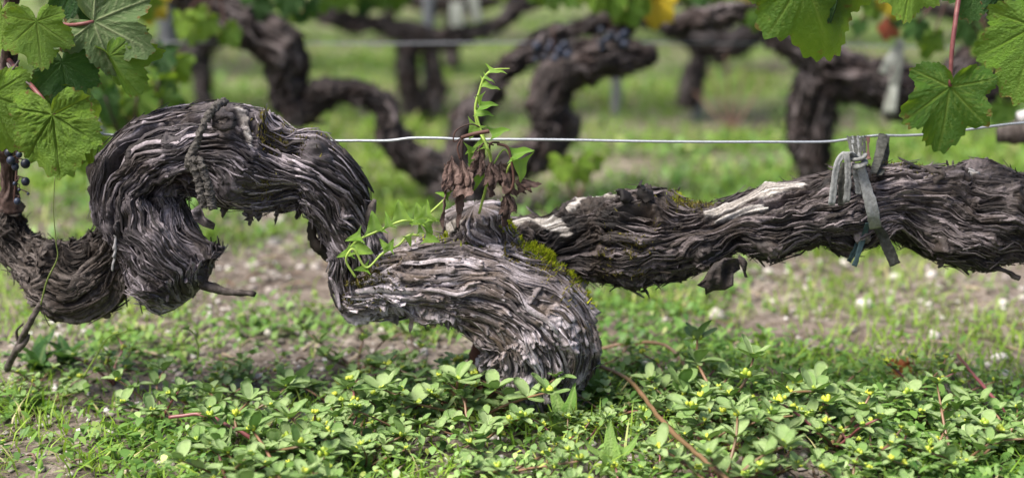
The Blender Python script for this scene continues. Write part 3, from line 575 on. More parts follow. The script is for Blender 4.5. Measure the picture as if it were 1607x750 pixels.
# ------------------------------------------------------------------ cloth tie on the straight arm
tie = thing('vine_tie', 'knotted grey cloth tie holding the vine arm to the wire', 'tie', P(1350, 255, Y0 - .07))
def band(pts, wpx, mat, parent, name='strand', flat=.28, wd=(1, 0, 0), n=26, seed=0):
    q = [P(*p) for p in pts]; w_ = np.array(wpx if np.ndim(wpx) else [wpx] * len(q)) * mpp(260, pts[0][2]) / 2
    V, F = sweep(q, w_ * .9, 20, n, flat * .62, wd)
    c0 = np.repeat(catmull(np.array(q), n), 20, 0) if n else 0; aa = np.tile(np.linspace(0, 2 * math.pi, 20, endpoint=False), n); off = V - c0; f_ = 1 - .75 * np.exp(-((np.cos(aa) - .15) / .28) ** 2)
    nv = np.array([0, 1., 0]); dn = off @ nv; V = V + np.outer(dn * (f_ - 1), nv); V = V + .0022 * np.stack([fbm3(V * 210 + 7 * k, seed, 2) - .5 for k in range(3)], 1); return part(name, V, F, mat, parent)
yt = Y0 - .066
band([(1345, 252, yt), (1336, 242, yt - .006), (1324, 242, yt - .010), (1314, 258, yt - .012), (1309, 290, yt - .010), (1305, 322, yt - .008)], 12, M['tie'], tie, 'loop', .55)
band([(1340, 248, yt - .004), (1329, 240, yt - .012), (1330, 255, yt - .014), (1331, 285, yt - .014), (1328, 318, yt - .012)], 12, M['tie'], tie, 'loop', .55, seed=2)
band([(1326, 256, yt - .002), (1321, 285, yt - .004), (1320, 323, yt - .002)], 12, M['tie_dark'], tie, 'loop', .5, seed=3)
band([(1342, 256, yt), (1345, 275, yt), (1348, 305, yt - .001)], [12, 13, 11], M['tie'], tie, seed=4)
band([(1350, 256, yt - .002), (1357, 285, yt - .004), (1365, 315, yt - .006), (1371, 340, yt - .002), (1374, 358, yt + .012)], [15, 18, 21, 22, 20], M['tie'], tie, seed=5)
band([(1376, 355, yt + .012), (1386, 372, yt + .020), (1396, 395, yt + .02), (1405, 415, yt + .02)], [17, 19, 20, 19], M['tie_dark'], tie, 'tail', .35, seed=6)
band([(1362, 350, yt + .02), (1356, 370, yt + .028), (1349, 392, yt + .028), (1340, 418, yt + .028)], [9, 11, 10, 9], M['tie_teal'], tie, 'tail', .4, seed=7)
band([(1356, 350, yt + .025), (1350, 372, yt + .032), (1342, 392, yt + .032), (1332, 411, yt + .032)], [8, 9, 9, 8], M['tie_teal'], tie, 'tail', .4, seed=8)
band([(1386, 211, wy - .012), (1384, 225, wy - .03), (1378, 250, wy - .05), (1371, 272, yt + .015)], [16, 18, 15, 12], M['tie_dark'], tie, seed=9)
band([(1392, 214, wy - .004), (1389, 238, wy - .02), (1386, 262, wy - .04), (1380, 275, yt + .02)], [9, 14, 11, 9], M['tie_dark'], tie, seed=10)
V, F = sweep([P(1347 + 10 * math.cos(t), 249 + 4 * math.sin(t) + 1.6 * t - 5, yt - .006 - .008 * math.sin(t * 1.0 + .6)) for t in np.linspace(0, 8.5, 26)], .0036, 10, 80, .6); part('knot', V, F, M['tie'], tie)
for i, (x, dx, c) in enumerate([(1331, 6, 'tie_dark'), (1337, 4, 'tie'), (1342, 2, 'tie_dark'), (1346, 2, 'tie'), (1352, -2, 'tie_dark'), (1358, -3, 'tie_dark'), (1364, -3, 'cane'), (1361, 2, 'cane'), (1334, 9, 'tie_dark')]):
    band([(x, 214, wy - .006), (x + dx * .6, 228, wy - .03), (x + dx + 1, 250, yt + .004)], [5, 6 if 'tie' in c else 3, 5], M[c], tie, 'fibre', .5, seed=20 + i, n=10)

# ------------------------------------------------------------------ vine leaves
def vine_leaf_mesh(name, seed, NR=16, NP=208, relief=1., cup=.15, wave=.10, fold=0., lobe=1.0, roll=None, crumple=0., droop=0.):
    """five-lobed toothed leaf; petiole joint at the origin, tip towards +y, unit length, +z the upper face"""
    r_ = np.random.default_rng(seed)
    ph = np.linspace(-math.pi, math.pi, NP, endpoint=True)          # 0 = tip
    va = np.radians([0, 50, -50, 108, -108]) + r_.normal(0, .05, 5); vl = np.array([1, .86, .86, .66, .66]) * r_.uniform(.92, 1.08, 5)
    R = np.zeros(NP)
    for a, l in zip(va, vl):
        d = np.abs(ph - a); R = np.maximum(R, l * (1 - .40 * lobe * (d / .45) ** 1.35 * .62) * (d < 1.2))
    R = np.maximum(R, .42); sin_ = np.clip((np.abs(ph) - 2.45) / .6, 0, 1); R = R * (1 - .84 * sin_ ** 1.5)
    tw = (ph * 6.4 + .6 * np.sin(3 * ph + seed)) % 1.0; tooth = np.where(tw < .62, tw / .62, (1 - tw) / .38)
    tw2 = (ph * 2.6 + .3) % 1.0; R = R * (1 + .085 * (tooth - .5) + .05 * np.abs(2 * tw2 - 1))
    t = np.linspace(.0, 1, NR) ** .8
    X = t[:, None] * R[None] * np.sin(ph); Y = t[:, None] * R[None] * np.cos(ph)
    vein = np.zeros_like(X); wd = .018
    for a, l in zip(va, vl):
        dx, dy = math.sin(a), math.cos(a); al = X * dx + Y * dy; ac = np.abs(X * dy - Y * dx)
        g = np.exp(-(ac / (wd * (1.15 - .8 * np.clip(al / l, 0, 1)))) ** 2) * (al > 0) * (al < l * 1.02); vein = np.maximum(vein, g)
        for sgn in (-1, 1):                                         # side veins
            for k in range(1, 6):
                bx, by = dx * l * (k * .16), dy * l * (k * .16); b2 = a + sgn * .78
                ex, ey = math.sin(b2), math.cos(b2); al2 = (X - bx) * ex + (Y - by) * ey; ac2 = np.abs((X - bx) * ey - (Y - by) * ex)
                lim = l * .34 * (1 - k * .12); vein = np.maximum(vein, .6 * np.exp(-(ac2 / .010) ** 2) * (al2 > 0) * (al2 < lim))
    puck = fbm2(X * 9 + seed, Y * 9, seed, 3) - .5
    Z = relief * (.030 * puck * np.clip(t * 3, 0, 1)[:, None] - .026 * vein)
    Z = Z - cup * (X ** 2 + .6 * Y ** 2) + wave * t[:, None] ** 2 * np.sin(3 * ph + seed)[None] * .6 + wave * .4 * t[:, None] ** 3 * np.sin(8 * ph + 2 * seed)[None]
    Z = Z + fold * np.abs(X) - droop * np.clip(Y, 0, 2) ** 2
    V = np.stack([X, Y, Z], -1).reshape(-1, 3)
    if crumple:
        q = V * 2.6; V = V + crumple * np.stack([fbm3(q + k * 9.1, seed + k, 3) - .5 for k in range(3)], 1) * np.clip(np.linalg.norm(V[:, :2], axis=1) * 2, 0, 1)[:, None]
    if roll:
        x = V[:, 0].copy(); rr = roll * (1 + .5 * np.abs(x)); V[:, 0] = rr * np.sin(x / rr); V[:, 2] = V[:, 2] * .6 + rr * (1 - np.cos(x / rr))
    return mesh_np(name, V, grid_faces(NR, NP)[:, ::-1], None, {'vein': np.clip(vein, 0, 1), 'rim': np.repeat(t ** 6, NP)})
def orient(o, pos, tip, nor, size, org=None):
    y = np.asarray(tip, float); y /= np.linalg.norm(y); z = np.asarray(nor, float); z = z - z @ y * y; z /= np.linalg.norm(z); x = np.cross(y, z)
    p = np.asarray(pos) - (org if org is not None else 0); m = Matrix(np.c_[x, y, z].tolist()).to_4x4()
    o.matrix_local = Matrix.Translation(Vector(p)) @ m @ Matrix.Scale(size, 4)
def leaf(parent, mesh, mat, px, py, Y, tx, ty, L, nor=(0, -1, .35), dy=0., name='leaf', und=False, label=None):
    """petiole joint at photo pixel, tip towards (tx, ty) in the picture, L tip length in px"""
    me = mesh.copy(); me.materials.clear(); o = link(name, me, M[mat], parent); d = np.hypot(tx, ty); s_ = mpp(py, Y)
    n = np.array(nor, float); n = -n if und else n
    orient(o, P(px, py, Y), (tx / d, dy, -ty / d), n, L * s_, ORG[parent.name])
    if label: o['label'] = label
    ORG[o.name] = ORG[parent.name]; return o
LF = [vine_leaf_mesh('vine_leaf_%d' % i, s_, **k) for i, (s_, k) in enumerate([(1, dict(cup=.12, wave=.10)), (2, dict(cup=.2, wave=.12, relief=.9)), (3, dict(cup=.16, wave=.08, relief=2.0, lobe=.6)), (4, dict(cup=.05, wave=.22, lobe=1.2)), (5, dict(cup=.10, wave=.16, lobe=1.0)), (6, dict(cup=.2, wave=.2, fold=-.9)), (7, dict(cup=.3, wave=.15, droop=.3))])]
LFS = [vine_leaf_mesh('vine_leaf_small_%d' % i, 40 + i, 6, 72, cup=.2, wave=.2, relief=1.0, fold=(-.4 if i % 2 else 0)) for i in range(4)]
def stalk(name, pts, r, mat, parent, n=20, sides=8, nz=0.):
    V, F = sweep([P(*p) for p in pts], r, sides, n)
    if nz: V = V + nz * (vn3(V * 200, 3)[:, None] - .5)
    return part(name, V, F, M[mat], parent)

lv = thing('vine_shoot', 'leafy green vine shoot with reddish stalks hanging at the upper left corner', 'vine shoot', P(15, 330, Y0 + .02))
yl = Y0 - .03
tbc = Tube([(24, -60, yl + .06, 11), (16, 60, yl + .06, 12), (9, 160, yl + .06, 12), (13, 260, yl + .07, 13), (13, 335, yl + .078, 15)], ds=.002, nth=60, seed=95, rope=.5, plate=.35, crumb=.25, lump=.3, groove=.3, chaos=.3); add_tube('cane', tbc, M['bark_cane'], lv)
stalk('petiole', [(14, 95, yl + .05), (34, 118, yl + .02), (58, 145, yl - .012), (86, 181, yl - .024)], [.0028, .0025, .0024, .002], 'petiole', lv)
stalk('petiole', [(60, 30, yl + .04), (104, 39, yl + .02), (128, 38, yl + .012), (147, 34, yl + .017)], [.002, .002, .002, .0018], 'petiole', lv)
stalk('petiole', [(8, 60, yl + .05), (30, 48, yl + .01), (57, 34, yl - .01)], [.002] * 3, 'petiole', lv)
stalk('petiole', [(12, 70, yl + .05), (50, 84, yl + .03), (97, 98, yl + .012)], [.002] * 3, 'petiole', lv)
stalk('tendril', [(30, 95, yl), (18, 110, yl), (12, 100, yl + .01), (30, 120, yl), (56, 140, yl - .006)], [.001] * 5, 'twig', lv)
leaf(lv, LF[0], 'vine_leaf', 57, 34, yl - .012, .05, 1, 76, (.05, -1, .55))
leaf(lv, LF[1], 'vine_leaf_dark', 97, 98, yl + .010, .08, 1, 80, (.1, -1, .35))
leaf(lv, LF[2], 'vine_leaf_bright', 82, 181, yl - .026, .12, 1, 102, (-.12, -1, .6), label='big puckered bright leaf')
leaf(lv, LF[3], 'vine_leaf_under', 147, 34, yl + .016, .86, .42, 104, (.1, -1, .2), und=True, label='pale leaf turned to show its underside')
leaf(lv, LF[5], 'vine_leaf', 172, 88, yl + .004, .55, 1, 76, (-.5, -1, .2))
leaf(lv, LF[5], 'vine_leaf', 128, 160, yl + .02, .25, 1, 100, (.9, -.7, .1))
leaf(lv, LF[4], 'vine_leaf_bright', -14, 150, yl - .02, .3, 1, 95, (.3, -1, .5))
leaf(lv, LF[6], 'vine_leaf', 205, -34, yl + .03, .3, 1, 52, (0, -1, .4))
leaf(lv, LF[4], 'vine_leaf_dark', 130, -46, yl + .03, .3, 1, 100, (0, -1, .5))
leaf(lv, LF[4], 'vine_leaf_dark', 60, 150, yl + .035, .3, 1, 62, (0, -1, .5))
leaf(lv, LF[4], 'vine_leaf_yellow', 58, 150, yl + .03, .8, .25, 34, (0, -1, .5), label='yellowing leaf')
leaf(lv, LF[1], 'vine_leaf_bright', 0, 20, yl + .03, -.4, 1, 70, (0, -1, .5))
# tall tendril hanging down
td = thing('tendril', 'thin green tendril hanging from the puckered leaf onto the vine', 'tendril', P(66, 480, Y0 - .05))
stalk('stem', [(86, 278, Y0 - .05), (84, 330, Y0 - .052), (88, 380, Y0 - .05), (90, 405, Y0 - .048), (74, 440, Y0 - .045), (64, 478, Y0 - .045)], [.0005, .0005, .0006, .0008, .001, .001], 'tendril', td, 40, 6)
# grapes
gr = thing('grape_bunch', 'few small blue-black grapes on a thin stalk under the puckered leaf', 'grapes', P(28, 245, yl + .02))
stalk('stalk', [(26, 225, yl + .03), (27, 255, yl + .025), (24, 290, yl + .02), (22, 318, yl + .02)], [.0015, .0014, .0012, .001], 'cane', gr)
def ball(c, r, n=10, m=14, sq=1.05):
    a = np.linspace(0, math.pi, n); b = np.linspace(0, 2 * math.pi, m, endpoint=False)
    V = np.stack([np.sin(a)[:, None] * np.cos(b), np.sin(a)[:, None] * np.sin(b), np.cos(a)[:, None] * sq + 0 * b], -1) * r + np.asarray(c); return V.reshape(-1, 3), grid_faces(n, m, True)[:, ::-1]
for i, (x, y, r) in enumerate([(40, 257, 9), (40, 285, 8), (27, 316, 6.5), (17, 252, 8), (24, 262, 7), (14, 240, 8), (44, 304, 2.8), (30, 298, 3), (23, 288, 3.5), (30, 243, 6)]):
    V, F = ball(P(x, y, yl + .015 + .002 * (i % 3)), r * .85 * mpp(y, yl)); part('grape', V, F, M['grape'], gr)
    stalk('stalk', [(25, y - 9, yl + .022), (30, y - 8, yl + .02), (x, y - r * .6, yl + .016 + .002 * (i % 3))], [.0007] * 3, 'cane', gr, 8, 5)
# leafy shoot at the upper right
rv = thing('vine_shoot', 'leafy vine shoot with brown cane hanging at the upper right corner', 'vine shoot', P(1600, 30, Y0 - .02))
yr = Y0 - .05
stalk('cane', [(1500, -60, yr + .03), (1545, -5, yr + .03), (1590, 42, yr + .03), (1640, 80, yr + .035), (1700, 140, yr + .04)], [.007, .0075, .008, .0085, .009], 'cane', rv, 30, 10, .003)
stalk('petiole', [(1510, -40, yr + .02), (1500, 30, yr), (1494, 80, yr - .006), (1491, 136, yr - .006)], [.0028, .0026, .0024, .002], 'petiole', rv)
leaf(rv, LF[4], 'vine_leaf', 1491, 137, yr - .006, -.10, 1, 106, (.05, -1, .28), label='single large leaf hanging on a long red stalk')
leaf(rv, LF[6], 'vine_leaf', 1262, -38, yr + .02, .45, 1, 140, (-.2, -1, .4)); leaf(rv, LF[5], 'vine_leaf_dark', 1318, -20, yr + .03, -.1, 1, 60, (.3, -1, .3))
leaf(rv, LF[0], 'vine_leaf_bright', 1432, -38, yr, -.12, 1, 74, (0, -1, .5)); leaf(rv, LF[1], 'vine_leaf_dark', 1530, -40, yr + .015, .0, 1, 72, (0, -1, .5)); leaf(rv, LF[3], 'vine_leaf_dark', 1590, -30, yr + .01, .1, 1, 72, (0, -1, .6))
leaf(rv, LF[1], 'vine_leaf_bright', 1622, 42, yr - .01, -.15, 1, 118, (-.2, -1, .5)); leaf(rv, LF[0], 'vine_leaf_bright', 1190, -40, yr + .04, .0, 1, 48, (0, -1, .5))
stalk('petiole', [(1640, 70, yr + .03), (1634, 50, yr), (1622, 42, yr - .01)], [.002] * 3, 'petiole', rv)
stalk('petiole', [(1500, -60, yr + .03), (1400, -58, yr + .03), (1262, -38, yr + .02)], [.002] * 3, 'petiole', rv)
# blurred cane at the right edge
rc = thing('old_cane', 'blurred brown cut cane behind the wire at the edge', 'cane', P(1620, 215, 1.95))
stalk('wood', [(1566, 212, 1.95), (1610, 207, 1.95), (1700, 200, 1.95), (1760, 330, 1.95)], [.010, .018, .02, .02], 'twig', rc, 30, 12, .006)
stalk('cut_end', [(1598, 186, 1.9), (1625, 182, 1.9), (1700, 180, 1.9)], [.009, .010, .010], 'twig_pale', rc, 12, 10)

# ------------------------------------------------------------------ bindweed and shrivelled leaves
def blade_mesh(name, L=1., W=.42, back=.22, ear=.9, seed=1, cup=.25, bend=.2, n=12, m=7, thick=0.):
    """arrow-shaped leaf: stalk joint at origin, tip +y"""
    t = np.linspace(0, 1, n); u = np.linspace(-1, 1, m)
    w_ = W * np.clip((1 - t) ** .75 * (1 + ear * np.exp(-(t / .16) ** 2)), .0, 2) * .62; w_[-1] = 0
    X = w_[:, None] * u[None]; Yv = L * t[:, None] - back * (np.abs(u)[None] ** 1.6) * np.exp(-(t / .25) ** 2)[:, None]
    Z = cup * np.abs(X) * 1.2 - bend * t[:, None] ** 2 + .05 * np.sin(9 * t[:, None] + seed) * np.abs(u)[None] ** 2
    ve = np.exp(-(np.abs(u)[None] / .16) ** 2) * np.ones((n, 1)) * .6
    return mesh_np(name, np.stack([X, Yv, Z], -1), grid_faces(n, m)[:, ::-1], None, {'vein': ve})
BW = [blade_mesh('bindweed_leaf_%d' % i, seed=i, W=w_, ear=e_, bend=b_) for i, (w_, e_, b_) in enumerate([(.55, .8, .15), (.45, 1.1, .35), (.7, .5, .05)])]
def bleaf(parent, px, py, Y, tx, ty, L, i=0, nor=(0, -.6, 1), dy=0.): return leaf(parent, BW[i], 'bindweed', px, py, Y, tx, ty, L, nor, dy)
yb = Y0 - .045
bw = thing('bindweed', 'upright bright green bindweed shoot curling at its tip above the wire', 'bindweed', P(745, 330, Y0 - .03))
stalk('stem', [(752, 335, Y0 - .03), (770, 262, yb), (765, 232, yb - .012), (750, 200, yb), (746, 170, yb), (752, 145, yb), (760, 122, yb), (774, 110, yb), (800, 108, yb)], [.0016, .0016, .0015, .0014, .0014, .0013, .0012, .001, .0005], 'bindweed_stem', bw, 60, 6)
stalk('stem', [(746, 172, yb), (752, 195, yb - .004), (765, 232, yb - .008), (772, 262, yb - .004)], [.0012] * 4, 'bindweed_stem', bw, 24, 6)
for a in [(768, 112, 1, -.12, 34, 1), (760, 122, 1, .25, 24, 1), (757, 134, 1, .15, 36, 0), (752, 150, .2, 1, 26, 1), (752, 168, 1, -.15, 38, 2), (748, 178, 1, .1, 34, 2), (748, 195, -.5, 1, 34, 2), (772, 212, 1, -.35, 34, 2), (745, 232, -.2, 1, 40, 0), (760, 228, -.8, .3, 38, 0), (802, 245, 1, -.3, 42, 2), (815, 250, .1, 1, 42, 2), (752, 268, -.3, 1, 40, 0)]:
    bleaf(bw, a[0], a[1], yb - .003, a[2], a[3], a[4] * (.8 if a[1] < 200 else .9), a[5], (.3, -.5, .9))
stalk('stem', [(772, 262, yb), (790, 235, yb + .004), (802, 246, yb)], [.0011] * 3, 'bindweed_stem', bw, 14, 6); stalk('stem', [(790, 300, Y0 - .03), (798, 262, yb), (813, 250, yb)], [.0012] * 3, 'bindweed_stem', bw, 14, 6)
for k, (lab, sp_, lvz) in enumerate([
    ('trailing bindweed stem rising to the withered leaves beside the trunk', [(545, 395, Y0 - .05), (560, 378, Y0 - .055), (590, 364, Y0 - .05), (630, 347, Y0 - .045), (660, 345, Y0 - .045), (685, 325, Y0 - .045), (706, 305, Y0 - .045)],
     [(588, 362, -.1, -1, 32, 2), (566, 370, -1, .25, 28, 1), (629, 344, -.1, -1, 32, 2), (610, 356, -.15, -1, 24, 1), (660, 345, -.2, -1, 28, 2), (664, 343, .5, .8, 30, 0), (668, 340, .1, -1, 28, 0), (672, 342, .9, .2, 20, 1), (704, 308, -.8, -.3, 22, 1), (662, 346, -1, .25, 22, 0), (670, 350, .2, 1, 26, 1)]),
    ('second bindweed stem creeping low over the bark beside the trunk', [(558, 435, Y0 - .058), (544, 412, Y0 - .06), (546, 398, Y0 - .062), (556, 392, Y0 - .06), (575, 420, Y0 - .058), (600, 398, Y0 - .055), (625, 385, Y0 - .05), (640, 370, Y0 - .048), (658, 369, Y0 - .046)],
     [(550, 395, -.9, .3, 26, 1), (558, 388, 1, .35, 30, 2), (556, 392, .2, -1, 24, 1), (577, 420, -.9, .1, 24, 1), (608, 392, -.5, -.8, 22, 0), (610, 392, .4, -.9, 20, 0), (640, 370, .3, 1, 20, 1), (660, 365, -.1, -1, 16, 1), (668, 372, .9, .3, 24, 2)])]):
    b_ = thing('bindweed', lab, 'bindweed', P(sp_[0][0], sp_[0][1], sp_[0][2]))
    stalk('stem', sp_, [.0013] * len(sp_), 'bindweed_stem', b_, 60, 6)
    for a in lvz: bleaf(b_, a[0], a[1], Y0 - .056, a[2], a[3], a[4], a[5], (.2, -1, .5))
dl = thing('withered_shoot', 'cluster of brown shrivelled leaves hanging from dead stalks on the wire', 'dead leaves', P(750, 325, Y0 - .02))
yd = Y0 - .05
def withered_mesh(name, seed, NR=16, NP=110, open_=.24, pleat=.13):
    """dried leaf that has closed like an umbrella round its stalk; hangs along +y"""
    r_ = np.random.default_rng(seed); ph = np.linspace(-math.pi, math.pi, NP); t = np.linspace(0, 1, NR) ** .8
    R_ = (.75 + .25 * np.cos(ph)) * (1 + .12 * np.sin(5 * ph + seed) + .10 * (vn2(ph * 9, ph * 0, seed) - .5)); rr_ = t[:, None] * R_[None]
    rad = rr_ * (open_ + pleat * np.sin(6 * ph + seed)[None] * np.clip(t * 2, 0, 1)[:, None]) + .05 * np.sin(t * 3.1)[:, None]
    V = np.stack([rad * np.sin(ph) * 1.3, rr_ * (.8 + .2 * np.cos(2 * ph + seed)) - .22 * t[:, None] ** 4 * np.sin(4 * ph + 2 * seed), rad * np.cos(ph) * .8 + .12 * t[:, None] ** 2 * np.sin(2 * ph + seed)], -1).reshape(-1, 3)
    V = V + .26 * np.stack([fbm3(V * 4.5 + k * 9.1, seed + k, 3) - .5 for k in range(3)], 1) + .05 * np.stack([vn3(V * 22 + k * 5., seed + k) - .5 for k in range(3)], 1)
    return mesh_np(name, V, grid_faces(NR, NP), None, {'vein': (np.abs(np.sin(3 * ph + seed / 2)) > .96)[None] * np.ones((NR, 1)) * .8, 'rim': np.zeros(NR * NP)})
DL = [withered_mesh('dry_leaf_%d' % i, 80 + i, open_=a_, pleat=b_) for i, (a_, b_) in enumerate([(.14, .07), (.20, .12), (.34, .17), (.26, .16)])]
for (x, y, tx, ty, L, i, n_) in [(709, 247, -.06, 1, 74, 0, (.4, -1, 0)), (724, 254, .08, 1, 68, 0, (-.3, -1, 0)), (755, 228, -.25, 1, 28, 1, (.3, -1, .2)), (757, 246, -.5, 1, 36, 1, (0, -1, .4)), (786, 252, .02, 1, 46, 3, (.5, -1, .1)), (770, 254, .1, 1, 40, 1, (.2, -1, .4)), (808, 282, .8, .5, 30, 3, (-.2, -1, .3)), (797, 303, -.02, 1, 38, 1, (.2, -1, .2)), (742, 278, -.3, 1, 24, 0, (0, -1, 0))]:
    leaf(dl, DL[i], 'dry_leaf', x, y, yd + .004 * (i - 1), tx, ty, L * 1.18, n_)
for pts, r in [([(724, 330, Y0 - .03), (724, 280, yd), (725, 217, yd + .01)], .0022), ([(725, 216, yd), (745, 210, yd - .01), (768, 206, yd - .01)], .0022), ([(780, 226, yd), (796, 231, yd), (802, 250, yd), (806, 285, yd), (796, 310, yd)], .0016), ([(724, 217, yd), (712, 222, yd), (716, 205, yd), (738, 195, yd), (758, 202, yd)], .0008), ([(768, 240, yd), (770, 225, yd), (784, 224, yd)], .0012), ([(722, 250, yd), (718, 232, yd), (724, 218, yd)], .001), ([(745, 240, yd), (760, 225, yd), (775, 228, yd)], .0009)]:
    stalk('stalk', pts, [r] * len(pts), 'cane', dl, 20, 6)

# leaning dead twig at the left
tw_ = thing('dead_twig', 'grey-brown dead twig leaning up from the soil to the vine', 'twig', [*G(12, 575)[:2], 0])
stalk('stem', [(10, 580, Y0 + .02), (30, 540, Y0 - .01), (46, 508, Y0 - .03), (64, 476, Y0 - .04)], [.0042, .0038, .0034, .003], 'twig', tw_, 24, 8, .003)
stalk('side_shoot', [(28, 548, Y0 - .01), (40, 536, Y0 - .018), (45, 525, Y0 - .02)], [.004, .003, .002], 'twig', tw_, 10, 7); stalk('side_shoot', [(30, 540, Y0 - .01), (26, 520, Y0 - .012), (36, 508, Y0 - .02)], [.002, .0015, .001], 'twig', tw_, 10, 6)

# ------------------------------------------------------------------ background vines
def far_vine(label, base_px, parts, group=None, ds=.0035, nth=80, strips=26, name='grapevine', seed=0):
    b = P(*base_px); t = thing(name, label, 'grapevine', [b[0], b[1], 0.0], group)
    for i, (nm, pts) in enumerate(parts):
        tb = Tube([(*p[:3], p[3] * .86) for p in pts], ds=ds, nth=nth, seed=300 + 17 * i + seed, rope=1., plate=1., crumb=.8, lump=1.5, groove=1.2, chaos=1.3, caps=(.8, .8))
        o = add_tube(nm, tb, M['bark_far'], t)
        if strips: add_shreds(o, tb, [(strips * 7, 400 + i + seed, dict(ln=(.02, .08), wd=(.003, .010), lift=(.004, .020), seg=5, th=(-2.6, 2.6)))], M['bark_far'])
    return t
Y2, Y3 = 2.60, 3.70
va = far_vine('twisted dark vine of the second row with arching arms behind the old trunk', (715, 320, Y2), [
    ('trunk', [(700, 262, Y2, 34), (712, 285, Y2, 40), (716, 310, Y2, 42), (716, 345, Y2, 44)]),
    ('arm', [(250, -40, Y2, 30), (320, 5, Y2, 30), (385, 45, Y2, 34), (445, 82, Y2, 42), (447, 118, Y2, 36), (452, 160, Y2, 28), (478, 172, Y2, 24), (515, 150, Y2, 25), (562, 148, Y2, 26), (604, 172, Y2, 26), (616, 215, Y2, 27), (648, 248, Y2, 32), (700, 275, Y2, 36)]),
    ('spur', [(470, 165, Y2, 24), (462, 185, Y2, 16), (458, 196, Y2, 8)]),
    ('arm', [(705, 285, Y2, 38), (722, 225, Y2 + .02, 32), (748, 165, Y2 + .03, 24), (785, 118, Y2 + .03, 22), (840, 78, Y2 + .03, 20), (910, 45, Y2 + .03, 17), (1000, 30, Y2 + .03, 15)]),
    ('arm', [(725, 290, Y2, 36), (785, 262, Y2 - .02, 30), (838, 242, Y2 - .03, 33), (872, 205, Y2 - .03, 35), (862, 160, Y2 - .03, 36), (876, 118, Y2 - .03, 36), (930, 92, Y2 - .03, 34), (985, 88, Y2 - .03, 26), (1034, 92, Y2 - .03, 14)])], seed=1)
vb = far_vine('thick dark vine of the second row standing behind the cloth tie', (1276, 300, Y2), [
    ('trunk', [(1290, 110, Y2, 44), (1275, 160, Y2, 40), (1276, 210, Y2, 34), (1278, 260, Y2, 32), (1278, 325, Y2, 38)]),
    ('arm', [(1040, 48, Y2, 13), (1110, 30, Y2, 15), (1175, 22, Y2, 20), (1230, 42, Y2, 32), (1275, 85, Y2, 42), (1330, 120, Y2, 44), (1395, 138, Y2, 44), (1455, 150, Y2, 42), (1520, 148, Y2, 40), (1600, 118, Y2, 44), (1720, 110, Y2, 40)]),
    ('spur', [(1480, 130, Y2, 30), (1530, 95, Y2, 28), (1590, 60, Y2, 24), (1660, 20, Y2, 20)])], seed=2)
for lab, x, pts, sd_ in [
    ('third-row vine with forked trunk below a grey post', 665, [('trunk', [(650, 55, Y3, 20), (642, 100, Y3, 18), (648, 150, Y3, 17), (655, 190, Y3, 20)]), ('trunk', [(672, 60, Y3, 16), (682, 110, Y3, 14), (684, 150, Y3, 13), (682, 190, Y3, 16)]), ('arm', [(470, 12, Y3, 12), (530, 28, Y3, 16), (590, 40, Y3, 18), (650, 55, Y3, 24), (710, 58, Y3, 16), (770, 42, Y3, 14), (830, 5, Y3, 13), (860, -20, Y3, 12)])], 3),
    ('third-row vine with slim trunk and dark drooping arm', 1086, [('trunk', [(1098, 60, Y3, 16), (1096, 100, Y3, 15), (1084, 130, Y3, 14), (1078, 172, Y3, 17)]), ('arm', [(1000, 30, Y3, 14), (1060, 40, Y3, 18), (1120, 66, Y3, 28), (1160, 62, Y3, 22), (1210, 40, Y3, 14)])], 4),
    ('third-row vine with short trunk left of the twisted arms', 322, [('trunk', [(318, 60, Y3, 18), (318, 100, Y3, 13), (320, 130, Y3, 12), (320, 175, Y3, 15)]), ('arm', [(250, 110, Y3, 16), (285, 92, Y3, 20), (320, 66, Y3, 20), (380, 30, Y3, 16)])], 5)]:
    far_vine(lab, (x, 180, Y3), pts, 'vines of the third row', ds=.006, nth=48, strips=12, seed=sd_ * 10)
# rows beyond: two vines copied along each row
def copy_tree(o, parent=None):
    c = o.copy(); COL.objects.link(c); c.parent = parent
    for ch in KIDS.get(o.name, ()): copy_tree(ch, c)
    return c
rnd = random.Random(5)
protos = []
for k in range(2):
    t = far_vine('small blurred dark vine trunk in the rows far behind', (803, 100, 4.8), [('trunk', [(803, 15, 4.8, 15), (800 + 8 * k, 50, 4.8, 13), (803, 110, 4.8, 16)]), ('arm', [(640, -22 + 20 * k, 4.8, 10), (720, 5, 4.8, 14), (803, 18, 4.8, 18), (880, 6, 4.8, 14), (950, -30, 4.8, 10)])], 'vines of the far rows', ds=.01, nth=30, strips=0, seed=77 + 20 * k)
    protos.append(t)
first = [True, True]
for Yr in (4.8, 5.9, 7.0, 8.1, 9.2):
    x = -.42 * Yr - .2 + rnd.uniform(0, .5)
    while x < .42 * Yr + .3:
        k = rnd.randrange(2); o = protos[k] if first[k] else copy_tree(protos[k]); first[k] = False
        o.location = (x, Yr + rnd.uniform(-.06, .06), 0); o.rotation_euler = (0, 0, rnd.uniform(-.25, .25) + (math.pi if rnd.random() < .5 else 0)); s_ = rnd.uniform(.9, 1.2); o.scale = (s_, s_, s_)
        o['label'] = 'small blurred dark vine trunk in the %s row back, %s' % (['fourth', 'fifth', 'sixth', 'seventh', 'eighth'][round((Yr - 4.8) / 1.1)], 'left side' if x < -.12 * Yr else ('right side' if x > .12 * Yr else 'middle'))
        x += rnd.uniform(.8, 1.05)
